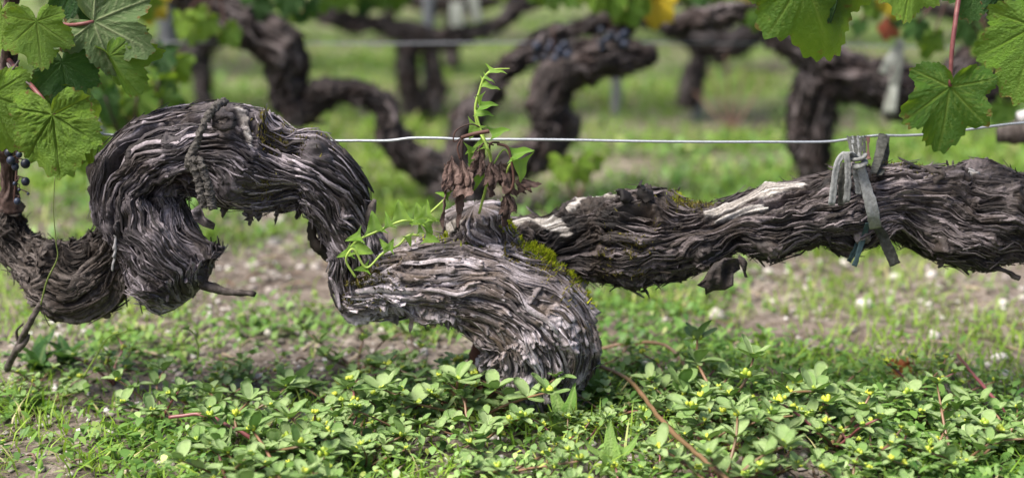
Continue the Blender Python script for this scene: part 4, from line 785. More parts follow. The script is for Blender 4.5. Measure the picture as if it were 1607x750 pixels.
# unseen leaf walls above the rows behind, added to shade the far ground
rc_ = np.random.default_rng(77); LV = np.array([[0, -.2, 0], [.5, .1, .08], [.34, .62, 0], [0, 1, -.1], [-.34, .62, 0], [-.5, .1, .08]]); 
for Yr, nn_ in ((3.7, 2600), (4.8, 3000), (5.9, 3400), (7.0, 3800)):
    p = np.c_[rc_.uniform(-1.2 - .3 * Yr, 1.2 + .3 * Yr, nn_), Yr + rc_.normal(0, .13, nn_), rc_.uniform(.55, 1.15, nn_)]; keep = fbm3(p * 3.1, 5, 2) > .43; p = p[keep]; k = len(p)
    u = rc_.normal(0, 1, (k, 3)); u /= np.linalg.norm(u, axis=1)[:, None]; v = np.cross(u, rc_.normal(0, 1, (k, 3))); v /= np.linalg.norm(v, axis=1)[:, None]; nn2 = np.cross(u, v); sz_ = rc_.uniform(.05, .09, k)[:, None, None]
    V = p[:, None] + sz_ * (LV[None, :, :1] * v[:, None] + LV[None, :, 1:2] * u[:, None] + LV[None, :, 2:] * nn2[:, None])
    F = (np.array([[0, 1, 2, 3], [0, 3, 4, 5]])[None] + (np.arange(k) * 6)[:, None, None]).reshape(-1, 4)
    o = part('shade_foliage', V, F, M['cover'], None, None, {'tone': np.repeat(np.clip(rc_.normal(.25, .2, k), 0, 1), 6)}, True, 'stuff'); tag(o, 'unseen leaf wall added for shade above the %s row of vines' % {3.7: 'third', 4.8: 'fourth', 5.9: 'fifth', 7.0: 'sixth'}[Yr], 'foliage')
# posts
def post(label, x, y0, y1, Y, r, tilt=0):
    a = P(x + tilt, y0, Y); b = P(x, y1, Y); b[2] = -.05
    V, F = sweep([a, .5 * (a + b), b], r, 10, 12); V = V + .002 * (vn3(V * 30, 3)[:, None] - .5); return tag(part('post', V, F, M['post'], None), label, 'post')
post('grey metal post rising behind the forked vine', 672, -60, 150, Y3 + .05, .016); post('grey post beside the slim third-row vine', 1096, -60, 160, Y3 + .05, .014); post('grey post behind the leafy shoot, beside the wire end', 150, 0, 260, 2.75, .016)
post('pale stake low behind the dark stub of the twisted vine', 968, 60, 150, Y3 + .1, .014); post('grey weathered post near the upper left leaves', 262, -50, 150, Y3 + .1, .025)
# white plastic ties blurred far behind
for lab, pts, wv in [('white plastic guard hanging from the forked vine arm', [(718, 5, Y3 - .03), (716, 22, Y3 - .04), (718, 42, Y3 - .04)], 14), ('small white tie hanging right of the forked vine', [(742, -8, Y3 - .03), (745, 10, Y3 - .04), (750, 34, Y3 - .04)], 10)]:
    t = thing('plastic_tie', lab, 'tie', P(*pts[0])); band(pts, [wv * 1.8 * .9] * 3, M['tie_white'], t, 'strip', .35)
t = thing('cloth_tie', 'pale cloth tie dangling from the thick vine behind the single leaf', 'tie', P(1405, 70, Y2 - .07))
band([(1412, 62, Y2 - .07), (1410, 100, Y2 - .08), (1402, 140, Y2 - .08), (1394, 180, Y2 - .08)], [15, 16, 18, 24], M['tie_white'], t, 'strip', .3); band([(1408, 75, Y2 - .07), (1396, 95, Y2 - .08), (1386, 115, Y2 - .08)], [12, 16, 16], M['tie_white'], t, 'strip', .3)
band([(1400, 120, Y2 - .075), (1403, 150, Y2 - .085), (1399, 175, Y2 - .085)], [10, 12, 14], M['tie_white'], t, 'strip', .3)
# blurred leaves and grapes of the rows behind
r_ = random.Random(12)
def cluster(label, spots, Y, cat='leaves', mats=('vine_leaf',), L=(32, 50), stem=None):
    t = thing('vine_shoot', label, cat, P(*spots[0][:2], Y))
    x0, y0 = stem or (spots[0][0], spots[0][1] - 60)
    for i, s_ in enumerate(spots):
        mt = s_[2] if len(s_) > 2 else r_.choice(mats); yy = Y + r_.uniform(-.05, .05); a = r_.uniform(-.7, .7)
        leaf(t, r_.choice(LFS), mt, s_[0], s_[1] - 14, yy, a, 1, r_.uniform(*L), (r_.uniform(-.6, .6), -1, r_.uniform(.1, .9)))
        stalk('stalk', [(x0, y0, Y), ((x0 + s_[0]) / 2, (y0 + s_[1]) / 2 - 10, yy + .01), (s_[0], s_[1] - 14, yy)], [.002] * 3, 'cane', t, 8, 5)
cluster('blurred green and yellow leaves above the stub of the twisted vine', [(960, 8), (985, 20, 'vine_leaf_bright'), (1010, 14), (1030, 18, 'vine_leaf_yellow'), (1045, 4, 'vine_leaf_yellow'), (940, -4, 'vine_leaf_bright'), (1000, -10)], Y2 - .1, mats=('vine_leaf', 'vine_leaf_bright'), L=(34, 48), stem=(1000, -70))
cluster('blurred bright yellow-green leaves beside the twisted arm at upper left', [(285, 45, 'vine_leaf_bright'), (305, 52, 'vine_leaf_bright'), (325, 46, 'vine_leaf_bright'), (355, 62), (310, 38, 'vine_leaf_bright')], Y2 - .1, mats=('vine_leaf', 'vine_leaf_bright'), L=(26, 36), stem=(340, -30))
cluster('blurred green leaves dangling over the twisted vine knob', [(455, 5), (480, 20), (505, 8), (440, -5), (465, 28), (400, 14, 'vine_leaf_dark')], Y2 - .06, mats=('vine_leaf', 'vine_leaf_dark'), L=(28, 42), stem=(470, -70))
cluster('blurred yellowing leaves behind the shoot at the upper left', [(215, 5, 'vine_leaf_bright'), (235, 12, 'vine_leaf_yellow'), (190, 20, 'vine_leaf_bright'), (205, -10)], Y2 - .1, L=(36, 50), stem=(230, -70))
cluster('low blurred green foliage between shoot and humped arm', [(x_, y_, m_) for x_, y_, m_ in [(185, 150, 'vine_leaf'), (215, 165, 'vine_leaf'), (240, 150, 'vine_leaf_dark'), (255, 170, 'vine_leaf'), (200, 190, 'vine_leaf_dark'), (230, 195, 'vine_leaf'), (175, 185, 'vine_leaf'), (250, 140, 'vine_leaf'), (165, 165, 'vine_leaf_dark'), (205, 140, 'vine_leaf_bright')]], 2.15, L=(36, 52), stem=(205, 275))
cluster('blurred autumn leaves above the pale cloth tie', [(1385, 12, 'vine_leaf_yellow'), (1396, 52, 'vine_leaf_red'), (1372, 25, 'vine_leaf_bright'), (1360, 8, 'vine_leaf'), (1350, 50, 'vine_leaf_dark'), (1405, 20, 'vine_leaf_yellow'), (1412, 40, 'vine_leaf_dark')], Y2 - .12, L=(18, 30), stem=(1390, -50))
cluster('blurred leaves over the thin arm of the thick vine', [(1205, 22, 'vine_leaf_bright'), (1192, 40, 'vine_leaf'), (1165, -8, 'vine_leaf_yellow')], Y2 - .1, L=(20, 28), stem=(1195, -50))
cluster('blurred leaves at the top centre between the vines', [(880, -5), (900, 5), (860, 2), (835, -12), (790, -14, 'vine_leaf_bright')], Y2 + .1, mats=('vine_leaf', 'vine_leaf_bright'), L=(24, 36), stem=(880, -70))
cluster('blurred leaves high between the third-row vines', [(545, -4), (575, 4, 'vine_leaf_dark'), (600, -8), (620, 2), (520, 2, 'vine_leaf_dark')], Y3, mats=('vine_leaf', 'vine_leaf_bright'), L=(26, 40), stem=(570, -60))
cluster('blurred leaves at the top right of centre, above the slim vine', [(1075, -6), (1100, 6, 'vine_leaf_dark'), (1130, -4), (1150, 6, 'vine_leaf_bright'), (1240, 6, 'vine_leaf')], Y3 - .3, mats=('vine_leaf', 'vine_leaf_bright'), L=(24, 36), stem=(1110, -60))
cluster('blurred leaves behind the single hanging leaf', [(1440, 50, 'vine_leaf_dark'), (1465, 70, 'vine_leaf'), (1545, 60, 'vine_leaf_dark'), (1560, 80, 'vine_leaf'), (1520, 50, 'vine_leaf_dark'), (1580, 180, 'vine_leaf')], 2.3, L=(30, 46), stem=(1500, -30))
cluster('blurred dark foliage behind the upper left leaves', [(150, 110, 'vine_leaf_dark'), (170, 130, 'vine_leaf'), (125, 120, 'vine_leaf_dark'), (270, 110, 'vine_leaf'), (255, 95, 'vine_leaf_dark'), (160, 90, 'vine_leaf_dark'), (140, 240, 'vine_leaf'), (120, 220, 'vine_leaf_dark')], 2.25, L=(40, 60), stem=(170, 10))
cluster('yellow-green blurred weed leaves low in the grass left of the wire stub', [(880, 268, 'vine_leaf_bright'), (905, 275, 'vine_leaf_bright'), (930, 262, 'vine_leaf')], 2.3, L=(24, 34), stem=(905, 330))
for lab, cx, cy in [('blurred blue-black grapes on the twisted vine limb', 868, 82), ('blurred dark grapes hanging above the twisted vine stub', 958, 62)]:
    t = thing('grape_bunch', lab, 'grapes', P(cx, cy, Y2 - .12)); rr = random.Random(cx)
    stalk('stalk', [(cx, cy - 40, Y2 - .1), (cx, cy - 10, Y2 - .1), (cx, cy + 8, Y2 - .1)], [.0015] * 3, 'cane', t, 8, 5)
    for i in range(16):
        V, F = ball(P(cx + rr.uniform(-30, 26), cy + rr.uniform(-14, 14), Y2 - .10 + rr.uniform(-.03, .02)), rr.uniform(.0055, .0075), 7, 9); part('grape', V, F, M['grape'], t)
t = thing('dead_weed', 'blurred reddish dry weed standing in the grass beyond', 'weed', G(1148, 205))
g = G(1148, 210); 
for i, (dx, dz) in enumerate([(-.06, .16), (-.02, .20), (.03, .17), (.08, .14), (-.09, .10)]):
    V, F = sweep([g, g + np.array([dx * .5, 0, dz * .5]), g + np.array([dx, .01 * i, dz])], [.004, .003, .0015], 6, 10); part('stem', V, F, M['red_weed'], t)

# ------------------------------------------------------------------ stones and gravel
def stone_mesh(name, seed):
    r = np.random.default_rng(seed); V, F = ball((0, 0, 0), 1, 7, 9, 1); V = V * (1 + .9 * (fbm3(V * 1.5 + seed, seed, 2)[:, None] - .5)) * np.array([1, r.uniform(.7, .95), r.uniform(.5, .75)])
    return V, F
STN = [stone_mesh('s', i) for i in range(8)]
def pebble(px, py, wpx, label, tone, group=None, seed=0, name='pebble'):
    g = G(px, py); rr = random.Random(seed * 7 + int(px)); V, F = STN[rr.randrange(8)]; s_ = wpx / 2 * mpp(py, g[1]); me = mesh_np('pebble', V, F, None, {'tone': np.full(len(V), tone * .78)})
    o = link(name, me, M['pebble']); o.location = (g[0], g[1], float(gz(g[0], g[1])) + s_ * .25); o.scale = (s_,) * 3; o.rotation_euler = (rr.uniform(-.3, .3), rr.uniform(-.3, .3), rr.uniform(0, 6)); return tag(o, label, 'pebble', group)
for i, (x, y, wv, lab, tn) in enumerate([(1355, 474, 30, 'round white stone on the soil below the tails of the cloth tie', .98), (1568, 563, 32, 'large white stone at the far right among purslane', 1.0), (1578, 592, 28, 'pale stone just below the large white stone at the right', .95), (372, 606, 30, 'white stone between red purslane stems left of the trunk', .97),
     (410, 596, 26, 'second white stone nearest the bare stony strip left of the trunk', .95), (93, 537, 20, 'grey-white stone below the left arm end', .75), (1461, 440, 20, 'white stone under the swollen end of the straight arm', .95), (1403, 438, 24, 'flat pale stone just right of the hanging tie tail', .92), (1574, 478, 22, 'pale round stone at the right edge under the arm', .9), (1466, 531, 22, 'pinkish stone on the open soil right of centre', .8),
     (1206, 422, 18, 'white stone just right of the hanging bark flap', .97), (524, 744, 30, 'pale stone at the bottom edge under purslane', .8), (422, 527, 20, 'pale stone in the grass strip left of the trunk', .88), (1124, 492, 34, 'beige flat stone right of the trunk', .75), (1448, 566, 16, 'small white stone near the orange dead leaf', .9), (430, 388, 22, 'pale stone in the gap below the humped arm', .85)]):
    pebble(x, y, wv, lab, tn, None, i)
rr = random.Random(3)
for i in range(230):
    x = rr.uniform(0, 1607); y = rr.choice([rr.uniform(420, 590), rr.uniform(330, 470), rr.uniform(560, 740)]); tn = rr.choice([.35, .5, .6, .75, .85, .95]); zn = ['below the left arm end', 'below the humped arm', 'left of the trunk', 'near the trunk', 'below the bark flap', 'below the cloth tie', 'at the right'][min(6, sum(x > k for k in (200, 430, 700, 960, 1200, 1420)))]
    pebble(x, y, rr.uniform(9, 17), 'small %s pebble %s on the weedy soil %s' % ('white' if tn > .8 else ('beige' if tn > .5 else 'grey-brown'), 'near the front' if y > 600 else ('farther back' if y < 460 else 'midway'), zn), tn, 'pebbles scattered on the soil', i)
r = np.random.default_rng(8); n = 26000
gxy = np.c_[r.uniform(-1.1, 1.1, n), 1.05 + 1.9 * r.random(n) ** 1.2]; dens = fbm2(gxy[:, 0] * 4, gxy[:, 1] * 5, 31, 3); gxy = gxy[dens > .42]; n = len(gxy)
O = np.array([[1, 0, 0], [0, 1, 0], [-1, 0, 0], [0, -1, 0], [0, 0, 1], [0, 0, -1], [.6, .6, .45], [-.6, .6, .45], [-.6, -.6, .45], [.6, -.6, .45]], float)
OF = np.array([[0, 6, 9], [1, 7, 6], [2, 8, 7], [3, 9, 8], [4, 9, 6], [4, 6, 7], [4, 7, 8], [4, 8, 9], [0, 1, 6], [1, 2, 7], [2, 3, 8], [3, 0, 9], [1, 0, 5], [2, 1, 5], [3, 2, 5], [0, 3, 5]])
sz = .0014 + .0058 * r.random(n) ** 2.6; V = O[None] * r.uniform(.6, 1.35, (n, 10, 1)) * np.stack([sz, sz * r.uniform(.6, 1, n), sz * r.uniform(.45, .8, n)], -1)[:, None]
an = r.uniform(0, 6.28, n); c_, s_ = np.cos(an)[:, None], np.sin(an)[:, None]; V = np.stack([V[..., 0] * c_ - V[..., 1] * s_, V[..., 0] * s_ + V[..., 1] * c_, V[..., 2]], -1) + np.c_[gxy, gz(gxy[:, 0], gxy[:, 1]) + sz * .2][:, None]
gv = part('gravel', V, (OF[None] + (np.arange(n) * 10)[:, None, None]).reshape(-1, 3), M['gravel'], None, None, {'tone': np.repeat(np.clip(r.normal(.55, .28, n), 0, 1), 10)}, True, 'stuff'); tag(gv, 'fine pale gravel and grit lying over the soil', 'gravel')

# ------------------------------------------------------------------ grass and low ground cover
def patches(x, y):
    """how green the ground is there (0..1)"""
    p = fbm2(x * 3.3 + 4, y * 3.6, 61, 3); near = np.clip((y - 2.15) / .5, 0, 1)
    strip = np.exp(-((y - 1.85 - .05 * np.sin(x * 6)) / .10) ** 2) * (x < -.05) * .45
    front = np.clip((1.62 - y) / .1, 0, 1) * .38; p = p + front * .22 - np.clip((x - .02) / .1, 0, 1) * np.exp(-((y - 1.90) / .26) ** 2) * .08 - np.exp(-((x + .22) / .16) ** 2 - ((y - 2.1) / .25) ** 2) * .06; q = fbm2(x * 1.1 + 9, y * .9 + 3, 71, 3); return np.clip((p - .475) * 5 + near * (.30 + 2.2 * (q - .38)) + strip * 1.6, .05, 1)
def blades(name, n, yr, hgt, wid, mat, seed, label, xk=.44, flat=False, segs=3):
    r = np.random.default_rng(seed); u = r.random(n); y = (yr[0] ** -1.2 + u * (yr[1] ** -1.2 - yr[0] ** -1.2)) ** (-1 / 1.2); x = r.uniform(-1, 1, n) * (xk * y + .12)
    k = r.random(n) < patches(x, y); k &= ~((y < 1.42) & (x < -.25) & (r.random(n) < .6)); x, y = x[k], y[k]; n = len(x)
    cl = fbm2(x * 9, y * 9, seed + 2, 3); h = r.uniform(*hgt, n) * (.5 + 1.1 * cl); w_ = r.uniform(*wid, n) * (1 + .12 * (y - 1.5)); az = r.uniform(0, 6.283, n); ln = r.uniform(.2, 1.6, n) * h
    B = np.c_[x, y, gz(x, y)]; D = np.c_[np.cos(az), np.sin(az), 0 * az]; S_ = np.c_[-np.sin(az), np.cos(az), 0 * az]
    t = np.array([0, .45, .8, 1.0]); wt = np.array([.7, 1., .6, .05])
    C = B[:, None] + D[:, None] * (ln[:, None] * t ** 2)[..., None] + np.array([0, 0, 1.]) * (h[:, None] * (t - .25 * t ** 2 * (ln / h)[:, None]))[..., None]
    V = np.stack([C - S_[:, None] * (w_[:, None] * wt / 2)[..., None], C + S_[:, None] * (w_[:, None] * wt / 2)[..., None]], 2)
    f = np.array([[0, 1, 3, 2], [2, 3, 5, 4], [4, 5, 7, 6]]); F = (f[None] + (np.arange(n) * 8)[:, None, None]).reshape(-1, 4)
    tone = np.clip(.25 + .6 * cl + r.normal(0, .16, n), 0, 1); tone[r.random(n) < .05] = 1
    o = part(name, V, F, mat, None, None, {'tone': np.repeat(tone, 8)}, True, 'stuff'); return tag(o, label, 'grass')
blades('grass', 30000, (1.25, 3.2), (.008, .036), (.0012, .003), M['grass'], 3, 'thin bright grass blades growing in tufts between the vine rows')
M['grass_far'] = mat_tone('grass_far', [(0, (.045, .105, .008)), (.5, (.115, .225, .020)), (.85, (.23, .33, .05)), (1, (.40, .36, .18))], .55, .3, (.3, .42, .04), .3)
blades('grass', 45000, (2.2, 10.), (.012, .045), (.0025, .006), M['grass_far'], 4, 'blurred grass covering the ground between the far rows')
def cover(n, yr, seed, size, label, xk=.44, mat='cover', hi=.03, mask=None, wr=(.35, .7)):
    r = np.random.default_rng(seed); u = r.random(n); y = (yr[0] ** -1.2 + u * (yr[1] ** -1.2 - yr[0] ** -1.2)) ** (-1 / 1.2); x = r.uniform(-1, 1, n) * (xk * y + .12)
    k = r.random(n) < (np.clip(patches(x + .37, y + .11) * 1.1, 0, 1) if mask is None else mask(x, y)); k &= ~((y < 1.36) & (x < -.25) & (r.random(n) < .4)); x, y = x[k], y[k]; n = len(x)
    az = r.uniform(0, 6.283, n); s_ = r.uniform(*size, n) * (1 + .10 * (y - 1.5)); up = r.uniform(.1, 1.0, n); z = gz(x, y) + r.uniform(.002, hi, n) * r.random(n)
    D = np.c_[np.cos(az) * np.cos(up), np.sin(az) * np.cos(up), np.sin(up)]; S_ = np.c_[-np.sin(az), np.cos(az), 0 * az]; B = np.c_[x, y, z]
    t = np.array([0, .35, .7, 1.]); wt = np.array([.12, .75, .9, .25]); bend = np.array([0, .02, -.03, -.14])
    C = B[:, None] + D[:, None] * (s_[:, None] * t)[..., None] + np.array([0, 0, 1.]) * (s_[:, None] * bend)[..., None]; wv = s_ * r.uniform(*wr, n)
    V = np.stack([C - S_[:, None] * (wv[:, None] * wt / 2)[..., None], C + S_[:, None] * (wv[:, None] * wt / 2)[..., None]], 2)
    f = np.array([[0, 1, 3, 2], [2, 3, 5, 4], [4, 5, 7, 6]]); F = (f[None] + (np.arange(n) * 8)[:, None, None]).reshape(-1, 4)
    tone = np.clip(.2 + .6 * fbm2(x * 7, y * 7, seed + 9, 3) + r.normal(0, .2, n), 0, 1)
    o = part('ground_cover', V, F, M[mat], None, None, {'tone': np.repeat(tone, 8)}, True, 'stuff'); tag(o, label, 'ground cover')
cover(60000, (1.12, 2.8), 11, (.005, .018), 'tiny low green weed leaves spread over the soil'); cover(30000, (2.2, 10.), 12, (.010, .028), 'blurred low weeds between the far vine rows')

M['mat_leaf'] = mat_tone('mat_leaf', [(0, (.10, .20, .05)), (.4, (.22, .37, .10)), (.8, (.38, .52, .19)), (1, (.50, .54, .10))], .42, .4, (.42, .62, .12), .3)
def matmask(x, y):
    c_ = np.clip((fbm2(x * 7 + 2, y * 7, 88, 3) - .34) * 4, 0, 1); return c_ * np.clip((1.60 - y) / .08, 0, 1) * np.clip((x + .47) / .15, .12, 1)
cover(11000, (1.08, 1.62), 19, (.006, .013), 'dense low mat of small pale succulent leaves between the purslane plants', .44, 'mat_leaf', .032, matmask, (.5, .8))
# straw, dead stems and bark litter lying about
r = np.random.default_rng(14); acc = []
for i in range(420):
    y = 1.15 + 1.6 * r.random() ** 1.3; x = r.uniform(-.46, .46) * y; L_ = r.uniform(.012, .06); a = r.uniform(0, 6.28); z = float(gz(x, y)) + .003
    V, F = sweep([(x, y, z), (x + L_ * .5 * math.cos(a), y + L_ * .5 * math.sin(a), z + r.uniform(.001, .006)), (x + L_ * math.cos(a + r.normal(0, .2)), y + L_ * math.sin(a + r.normal(0, .2)), z + r.uniform(-.001, .004))], r.uniform(.0005, .0020), 5, 5); acc.append((V, F, {'tone': r.random()}))
V, F, A = join(acc); M['litter'] = mat_tone('litter', [(0, (.05, .032, .022)), (.5, (.17, .115, .08)), (1, (.42, .34, .24))], .8, .2)
tag(part('litter', V, F, M['litter'], None, None, A, True, 'stuff'), 'bits of straw, dead stem and bark lying on the soil', 'litter')

# ------------------------------------------------------------------ purslane
def pleaf_mesh(name, seed, wd=.56, cup=.12, bend=.1):
    n, m = 6, 5; t = np.linspace(0, 1, n); u = np.linspace(-1, 1, m); w_ = wd * np.array([.14, .52, .88, 1.0, .92, .50]) / 2
    X = w_[:, None] * u; Yv = t[:, None] + 0 * u + .03 * (1 - np.abs(u))[None] * (t[:, None] > .9); Z = cup * np.abs(u)[None] ** 2 * w_[:, None] * 2 - bend * t[:, None] ** 2
    th = .035 * (1 - .8 * u[None] ** 4) * np.sin(np.pi * np.clip(t * .9 + .05, 0, 1))[:, None]
    V = np.concatenate([np.stack([X, Yv, Z + th], -1).reshape(-1, 3), np.stack([X, Yv, Z - th], -1).reshape(-1, 3)]); F = grid_faces(n, m)[:, ::-1]; k = n * m
    rim = list(range(0, m)) + [i * m + m - 1 for i in range(1, n)] + [(n - 1) * m + j for j in range(m - 2, -1, -1)] + [i * m for i in range(n - 2, 0, -1)]; e = np.array(rim); e2 = np.roll(e, -1)
    return mesh_np(name, V, np.concatenate([F, F[:, ::-1] + k, np.stack([e, e + k, e2 + k, e2], 1)]), None, {'vein': np.zeros(len(V))})
PL = [pleaf_mesh('purslane_leaf_%d' % i, i, w_, c_, b_) for i, (w_, c_, b_) in enumerate([(.52, .10, .05), (.60, .16, .18), (.66, .05, -.08), (.48, .2, .28)])]
for me in PL: me.materials.append(M['purslane_leaf'])
def buds_mesh(seed):
    r = np.random.default_rng(seed); acc = []
    for i in range(7):
        V, F = ball((0, 0, 0), 1, 5, 6, 1.5); a = r.uniform(0, 6.28); q = r.uniform(0, .0042); acc.append((V * r.uniform(.0013, .0023) + np.array([q * math.cos(a), q * math.sin(a), .002 + r.uniform(0, .003)]), F, {}))
    V, F, _ = join(acc); me = mesh_np('buds', V, F); me.materials.append(M['purslane_bud']); return me
BUD = [buds_mesh(i) for i in range(4)]
def purslane(rr, label, loc, nb=6, reach=.07, rise=.045, group=None, red=False):
    t = thing('purslane_plant', label, 'purslane', loc, group)
    a0 = rr.uniform(0, 6.28); vary = rr.uniform(.75, 1.2)
    def rosette(br, p, d, k, sc_, bud=True):
        for j in range(k):
            az = a0 + j * 2.4 + rr.uniform(-.3, .3); el = rr.uniform(.05, .75) if j > 1 else rr.uniform(.6, 1.1); o = link('leaf', PL[rr.randrange(4)], None, br)
            tip = np.array([math.cos(az) * math.cos(el), math.sin(az) * math.cos(el), math.sin(el)]) + d * .25
            orient(o, p, tip, (-.4 * math.cos(az), -.4 * math.sin(az), 1), (rr.uniform(.009, .0205) if j < k - 2 else rr.uniform(.004, .008)) * sc_ * vary)
        if bud and rr.random() < .75: o = link('buds', BUD[rr.randrange(4)], None, br); o.location = Vector(p); s_ = rr.uniform(.7, 1.2); o.scale = (s_,) * 3
    for b in range(nb):
        az = a0 + b * 6.283 / nb + rr.uniform(-.4, .4); R_ = reach * rr.uniform(.35, 1.1); z = rise * rr.uniform(.55, 1.25)
        pts = [np.zeros(3)] + [np.array([math.cos(az + q) * R_ * f, math.sin(az + q) * R_ * f, z * f ** .8]) for f, q in ((.35, rr.uniform(-.15, .15)), (.7, rr.uniform(-.2, .2)), (1.0, rr.uniform(-.2, .2)))]
        V, F = sweep(pts, [.0019, .0016, .0013, .0010], 6, 8); me = mesh_np('branch', V, F); br = link('branch', me, M['purslane_stem_red' if red and b % 2 else 'purslane_stem'], t)
        d = pts[-1] - pts[-2]; d = d / np.linalg.norm(d)
        rosette(br, pts[-1], d, rr.randint(8, 10), 1.0); 
        rosette(br, pts[2], d, 7, .95, rr.random() < .35)
        rosette(br, pts[1], d, 4, .85, False)
    return t
rr = random.Random(21)
PP = [purslane(rr, 'purslane', (0, 0, 0), nb=rr.choice([5, 6, 7]), reach=rr.uniform(.05, .09), rise=rr.uniform(.03, .065), red=(i % 3 == 0)) for i in range(9)]
spots = []; rr = random.Random(33)
for (x0, x1, y0, y1, k) in [(430, 760, 600, 700, 13), (430, 900, 690, 790, 13), (760, 1000, 640, 740, 8), (170, 430, 600, 660, 7), (300, 450, 670, 780, 5), (930, 1150, 595, 690, 8), (950, 1300, 700, 790, 8), (1200, 1330, 620, 700, 4), (1440, 1607, 620, 720, 7), (1330, 1607, 720, 790, 6), (540, 720, 575, 610, 4), (20, 200, 600, 700, 3), (880, 1000, 590, 640, 4), (1050, 1450, 650, 720, 6), (770, 940, 628, 650, 5)]:
    for _ in range(k): spots.append((rr.uniform(x0, x1), rr.uniform(y0, y1)))
LAB = 'low purslane plant with fleshy green leaves, reddish stems and yellow buds'
for i, (x, y) in enumerate(spots):
    g = G(x, y); o = PP[i] if i < len(PP) else copy_tree(PP[i % len(PP)]); o.location = (g[0], g[1], float(gz(g[0], g[1]))); o.rotation_euler = (0, 0, rr.uniform(0, 6.28)); s_ = rr.choice([rr.uniform(.55, .8), rr.uniform(.85, 1.25)]); s_ *= .72 if y < 640 else 1.; o.scale = (s_, s_, s_ * rr.uniform(.75, 1.0))
    zone = ['at the far left below the arm end', 'below the humped arm', 'left of the trunk foot', 'in front of the trunk foot', 'just right of the trunk', 'below the hanging bark flap', 'below the cloth tie', 'at the right edge'][min(7, sum(x > k for k in (200, 430, 700, 920, 1080, 1230, 1430)))]
    o['label'] = 'purslane plant with fleshy leaves, ' + ('along the bottom edge ' if y > 715 else ('farther back ' if y < 625 else 'mid patch ')) + zone; o['group'] = 'purslane carpeting the foreground'

# single broad weed leaves and a dead leaf on the soil
WB = blade_mesh('weed_leaf', W=.5, ear=0., back=0., cup=.35, bend=.3, seed=3); WL = blade_mesh('weed_lance', W=.36, ear=0., back=0., cup=.3, bend=.15, seed=5)
def weed(label, px, py, leaves, mat, mesh=WB):
    g = G(px, py); g[2] = float(gz(g[0], g[1])); t = thing('weed', label, 'weed', g)
    for (az, el, L) in leaves:
        me = mesh.copy(); me.materials.clear(); o = link('leaf', me, M[mat], t); az, el = math.radians(az), math.radians(el)
        orient(o, (0, 0, .004), (math.cos(az) * math.cos(el), math.sin(az) * math.cos(el), math.sin(el)), (-math.cos(az) * math.sin(el), -math.sin(az) * math.sin(el), math.cos(el)), L)
weed('dark broad-leaved weed at the foot of the leaning twig', 62, 592, [(20, 55, .04), (100, 70, .045), (180, 45, .045), (250, 50, .04), (310, 40, .038), (60, 75, .05), (220, 70, .05)], 'weed_broad')
weed('dark broad leaf clump just right of the leaning twig', 105, 585, [(10, 60, .045), (120, 65, .04), (250, 55, .042), (330, 50, .035), (200, 70, .045)], 'weed_broad')
weed('pale jagged dandelion-like weed at the left edge', 40, 640, [(200, 25, .05), (160, 35, .05), (330, 15, .06), (260, 20, .05), (20, 40, .04)], 'weed_pale')
weed('upright bright weed leaves against the trunk base', 928, 640, [(80, 70, .06), (200, 55, .045), (10, 45, .035), (300, 50, .04)], 'weed_pale', WL)
weed('lance-leaved weed in front of the trunk foot', 885, 690, [(110, 60, .06), (60, 70, .055), (200, 40, .045), (300, 45, .045), (0, 35, .045)], 'weed_pale', WL)
weed('tall lance leaf weed at the lower centre', 960, 745, [(95, 75, .055), (30, 55, .05), (160, 55, .05), (270, 40, .04)], 'weed_pale', WL)
weed('green weed left of the rusty stake', 742, 615, [(60, 65, .05), (130, 50, .035), (280, 50, .03)], 'weed_broad', WL)
weed('bright upright leaf on the soil right of the trunk', 1180, 600, [(90, 75, .04), (20, 55, .03), (180, 45, .03)], 'weed_pale', WL)
weed('light green rosette in the middle of the purslane', 465, 620, [(0, 40, .04), (60, 60, .045), (130, 50, .045), (200, 40, .04), (270, 45, .045), (320, 55, .04)], 'weed_pale')
g = G(1405, 598); t = thing('dead_leaf', 'curled orange-brown dead leaf on bare soil at right', 'dead leaf', [g[0], g[1], 0.0])
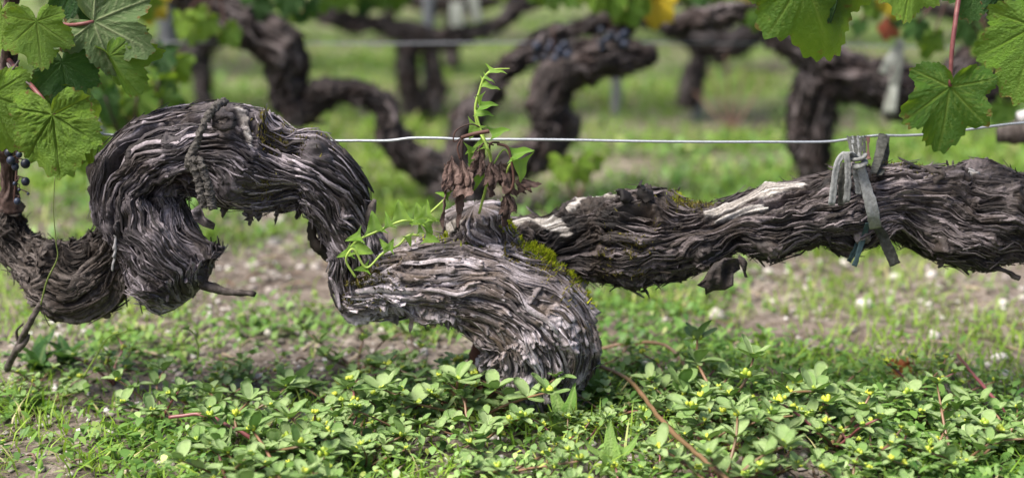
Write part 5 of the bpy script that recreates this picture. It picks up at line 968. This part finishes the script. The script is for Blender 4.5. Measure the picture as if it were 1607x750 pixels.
me = vine_leaf_mesh('dead_leaf', 90, 10, 64, crumple=.6, wave=.4, cup=.4); o = link('blade', me, M['orange_leaf'], t); orient(o, (0, 0, .016), (.9, -.3, .2), (-.1, -.6, .8), .022)
# a few long bare stems creeping through the weeds
def runner(label, pts, r, mat):
    q = []
    for x, y, z in pts: g = G(x, y); d = ray(x, y); k = (CAM_H - z) / -d[2]; q.append(np.array([d[0] * k, d[1] * k, z]))
    V, F = sweep(q, r, 8, 40); V = V + .0012 * (vn3(V * 90, 2)[:, None] - .5); tag(part('creeping_stem', V, F, M[mat], None), label, 'stem')
runner('long pinkish-brown stem sloping down through the purslane right of the trunk', [(930, 570, .03), (985, 595, .03), (1035, 655, .035), (1080, 700, .035), (1140, 750, .03), (1180, 800, .01)], .0025, 'purslane_stem')
runner('thick magenta stem among purslane right of the trunk', [(1090, 680, .012), (1115, 705, .02), (1145, 735, .02), (1165, 765, .01)], .0026, 'purslane_stem_red')
runner('purple-red stalk slanting at the far right among purslane', [(1503, 556, .03), (1530, 590, .032), (1565, 630, .02), (1580, 650, .008)], .0019, 'purslane_stem_red')
runner('red forked stem in the purslane at lower left', [(265, 655, .02), (320, 650, .025), (360, 668, .025), (400, 690, .012)], .002, 'purslane_stem_red')
runner('brown runner arching behind the purslane right of the trunk', [(940, 548, .01), (985, 538, .02), (1040, 540, .03), (1066, 562, .02), (1075, 585, .005)], .0022, 'purslane_stem')
# two thin pale shoots arching up at the left
for lab, pts in [('thin pale shoot curving up from weeds at the left', [(132, 590, Y0 + .02), (150, 560, Y0 + .01), (170, 530, Y0), (200, 519, Y0)]), ('thin yellow-green sprout standing in the grass at lower left', [(310, 565, Y0 + .05), (311, 545, Y0 + .05), (305, 525, Y0 + .05), (296, 516, Y0 + .05)])]:
    t = thing('sprout', lab, 'sprout', [*P(*pts[0])[:2], 0]); stalk('stem', pts, [.0013, .0012, .001, .0008], 'bindweed_stem', t, 24, 6); leaf(t, BW[1], 'bindweed', pts[-1][0], pts[-1][1], pts[-1][2], 1 if lab.startswith('thin pale') else -1, -.2, 14, (0, -.5, 1))
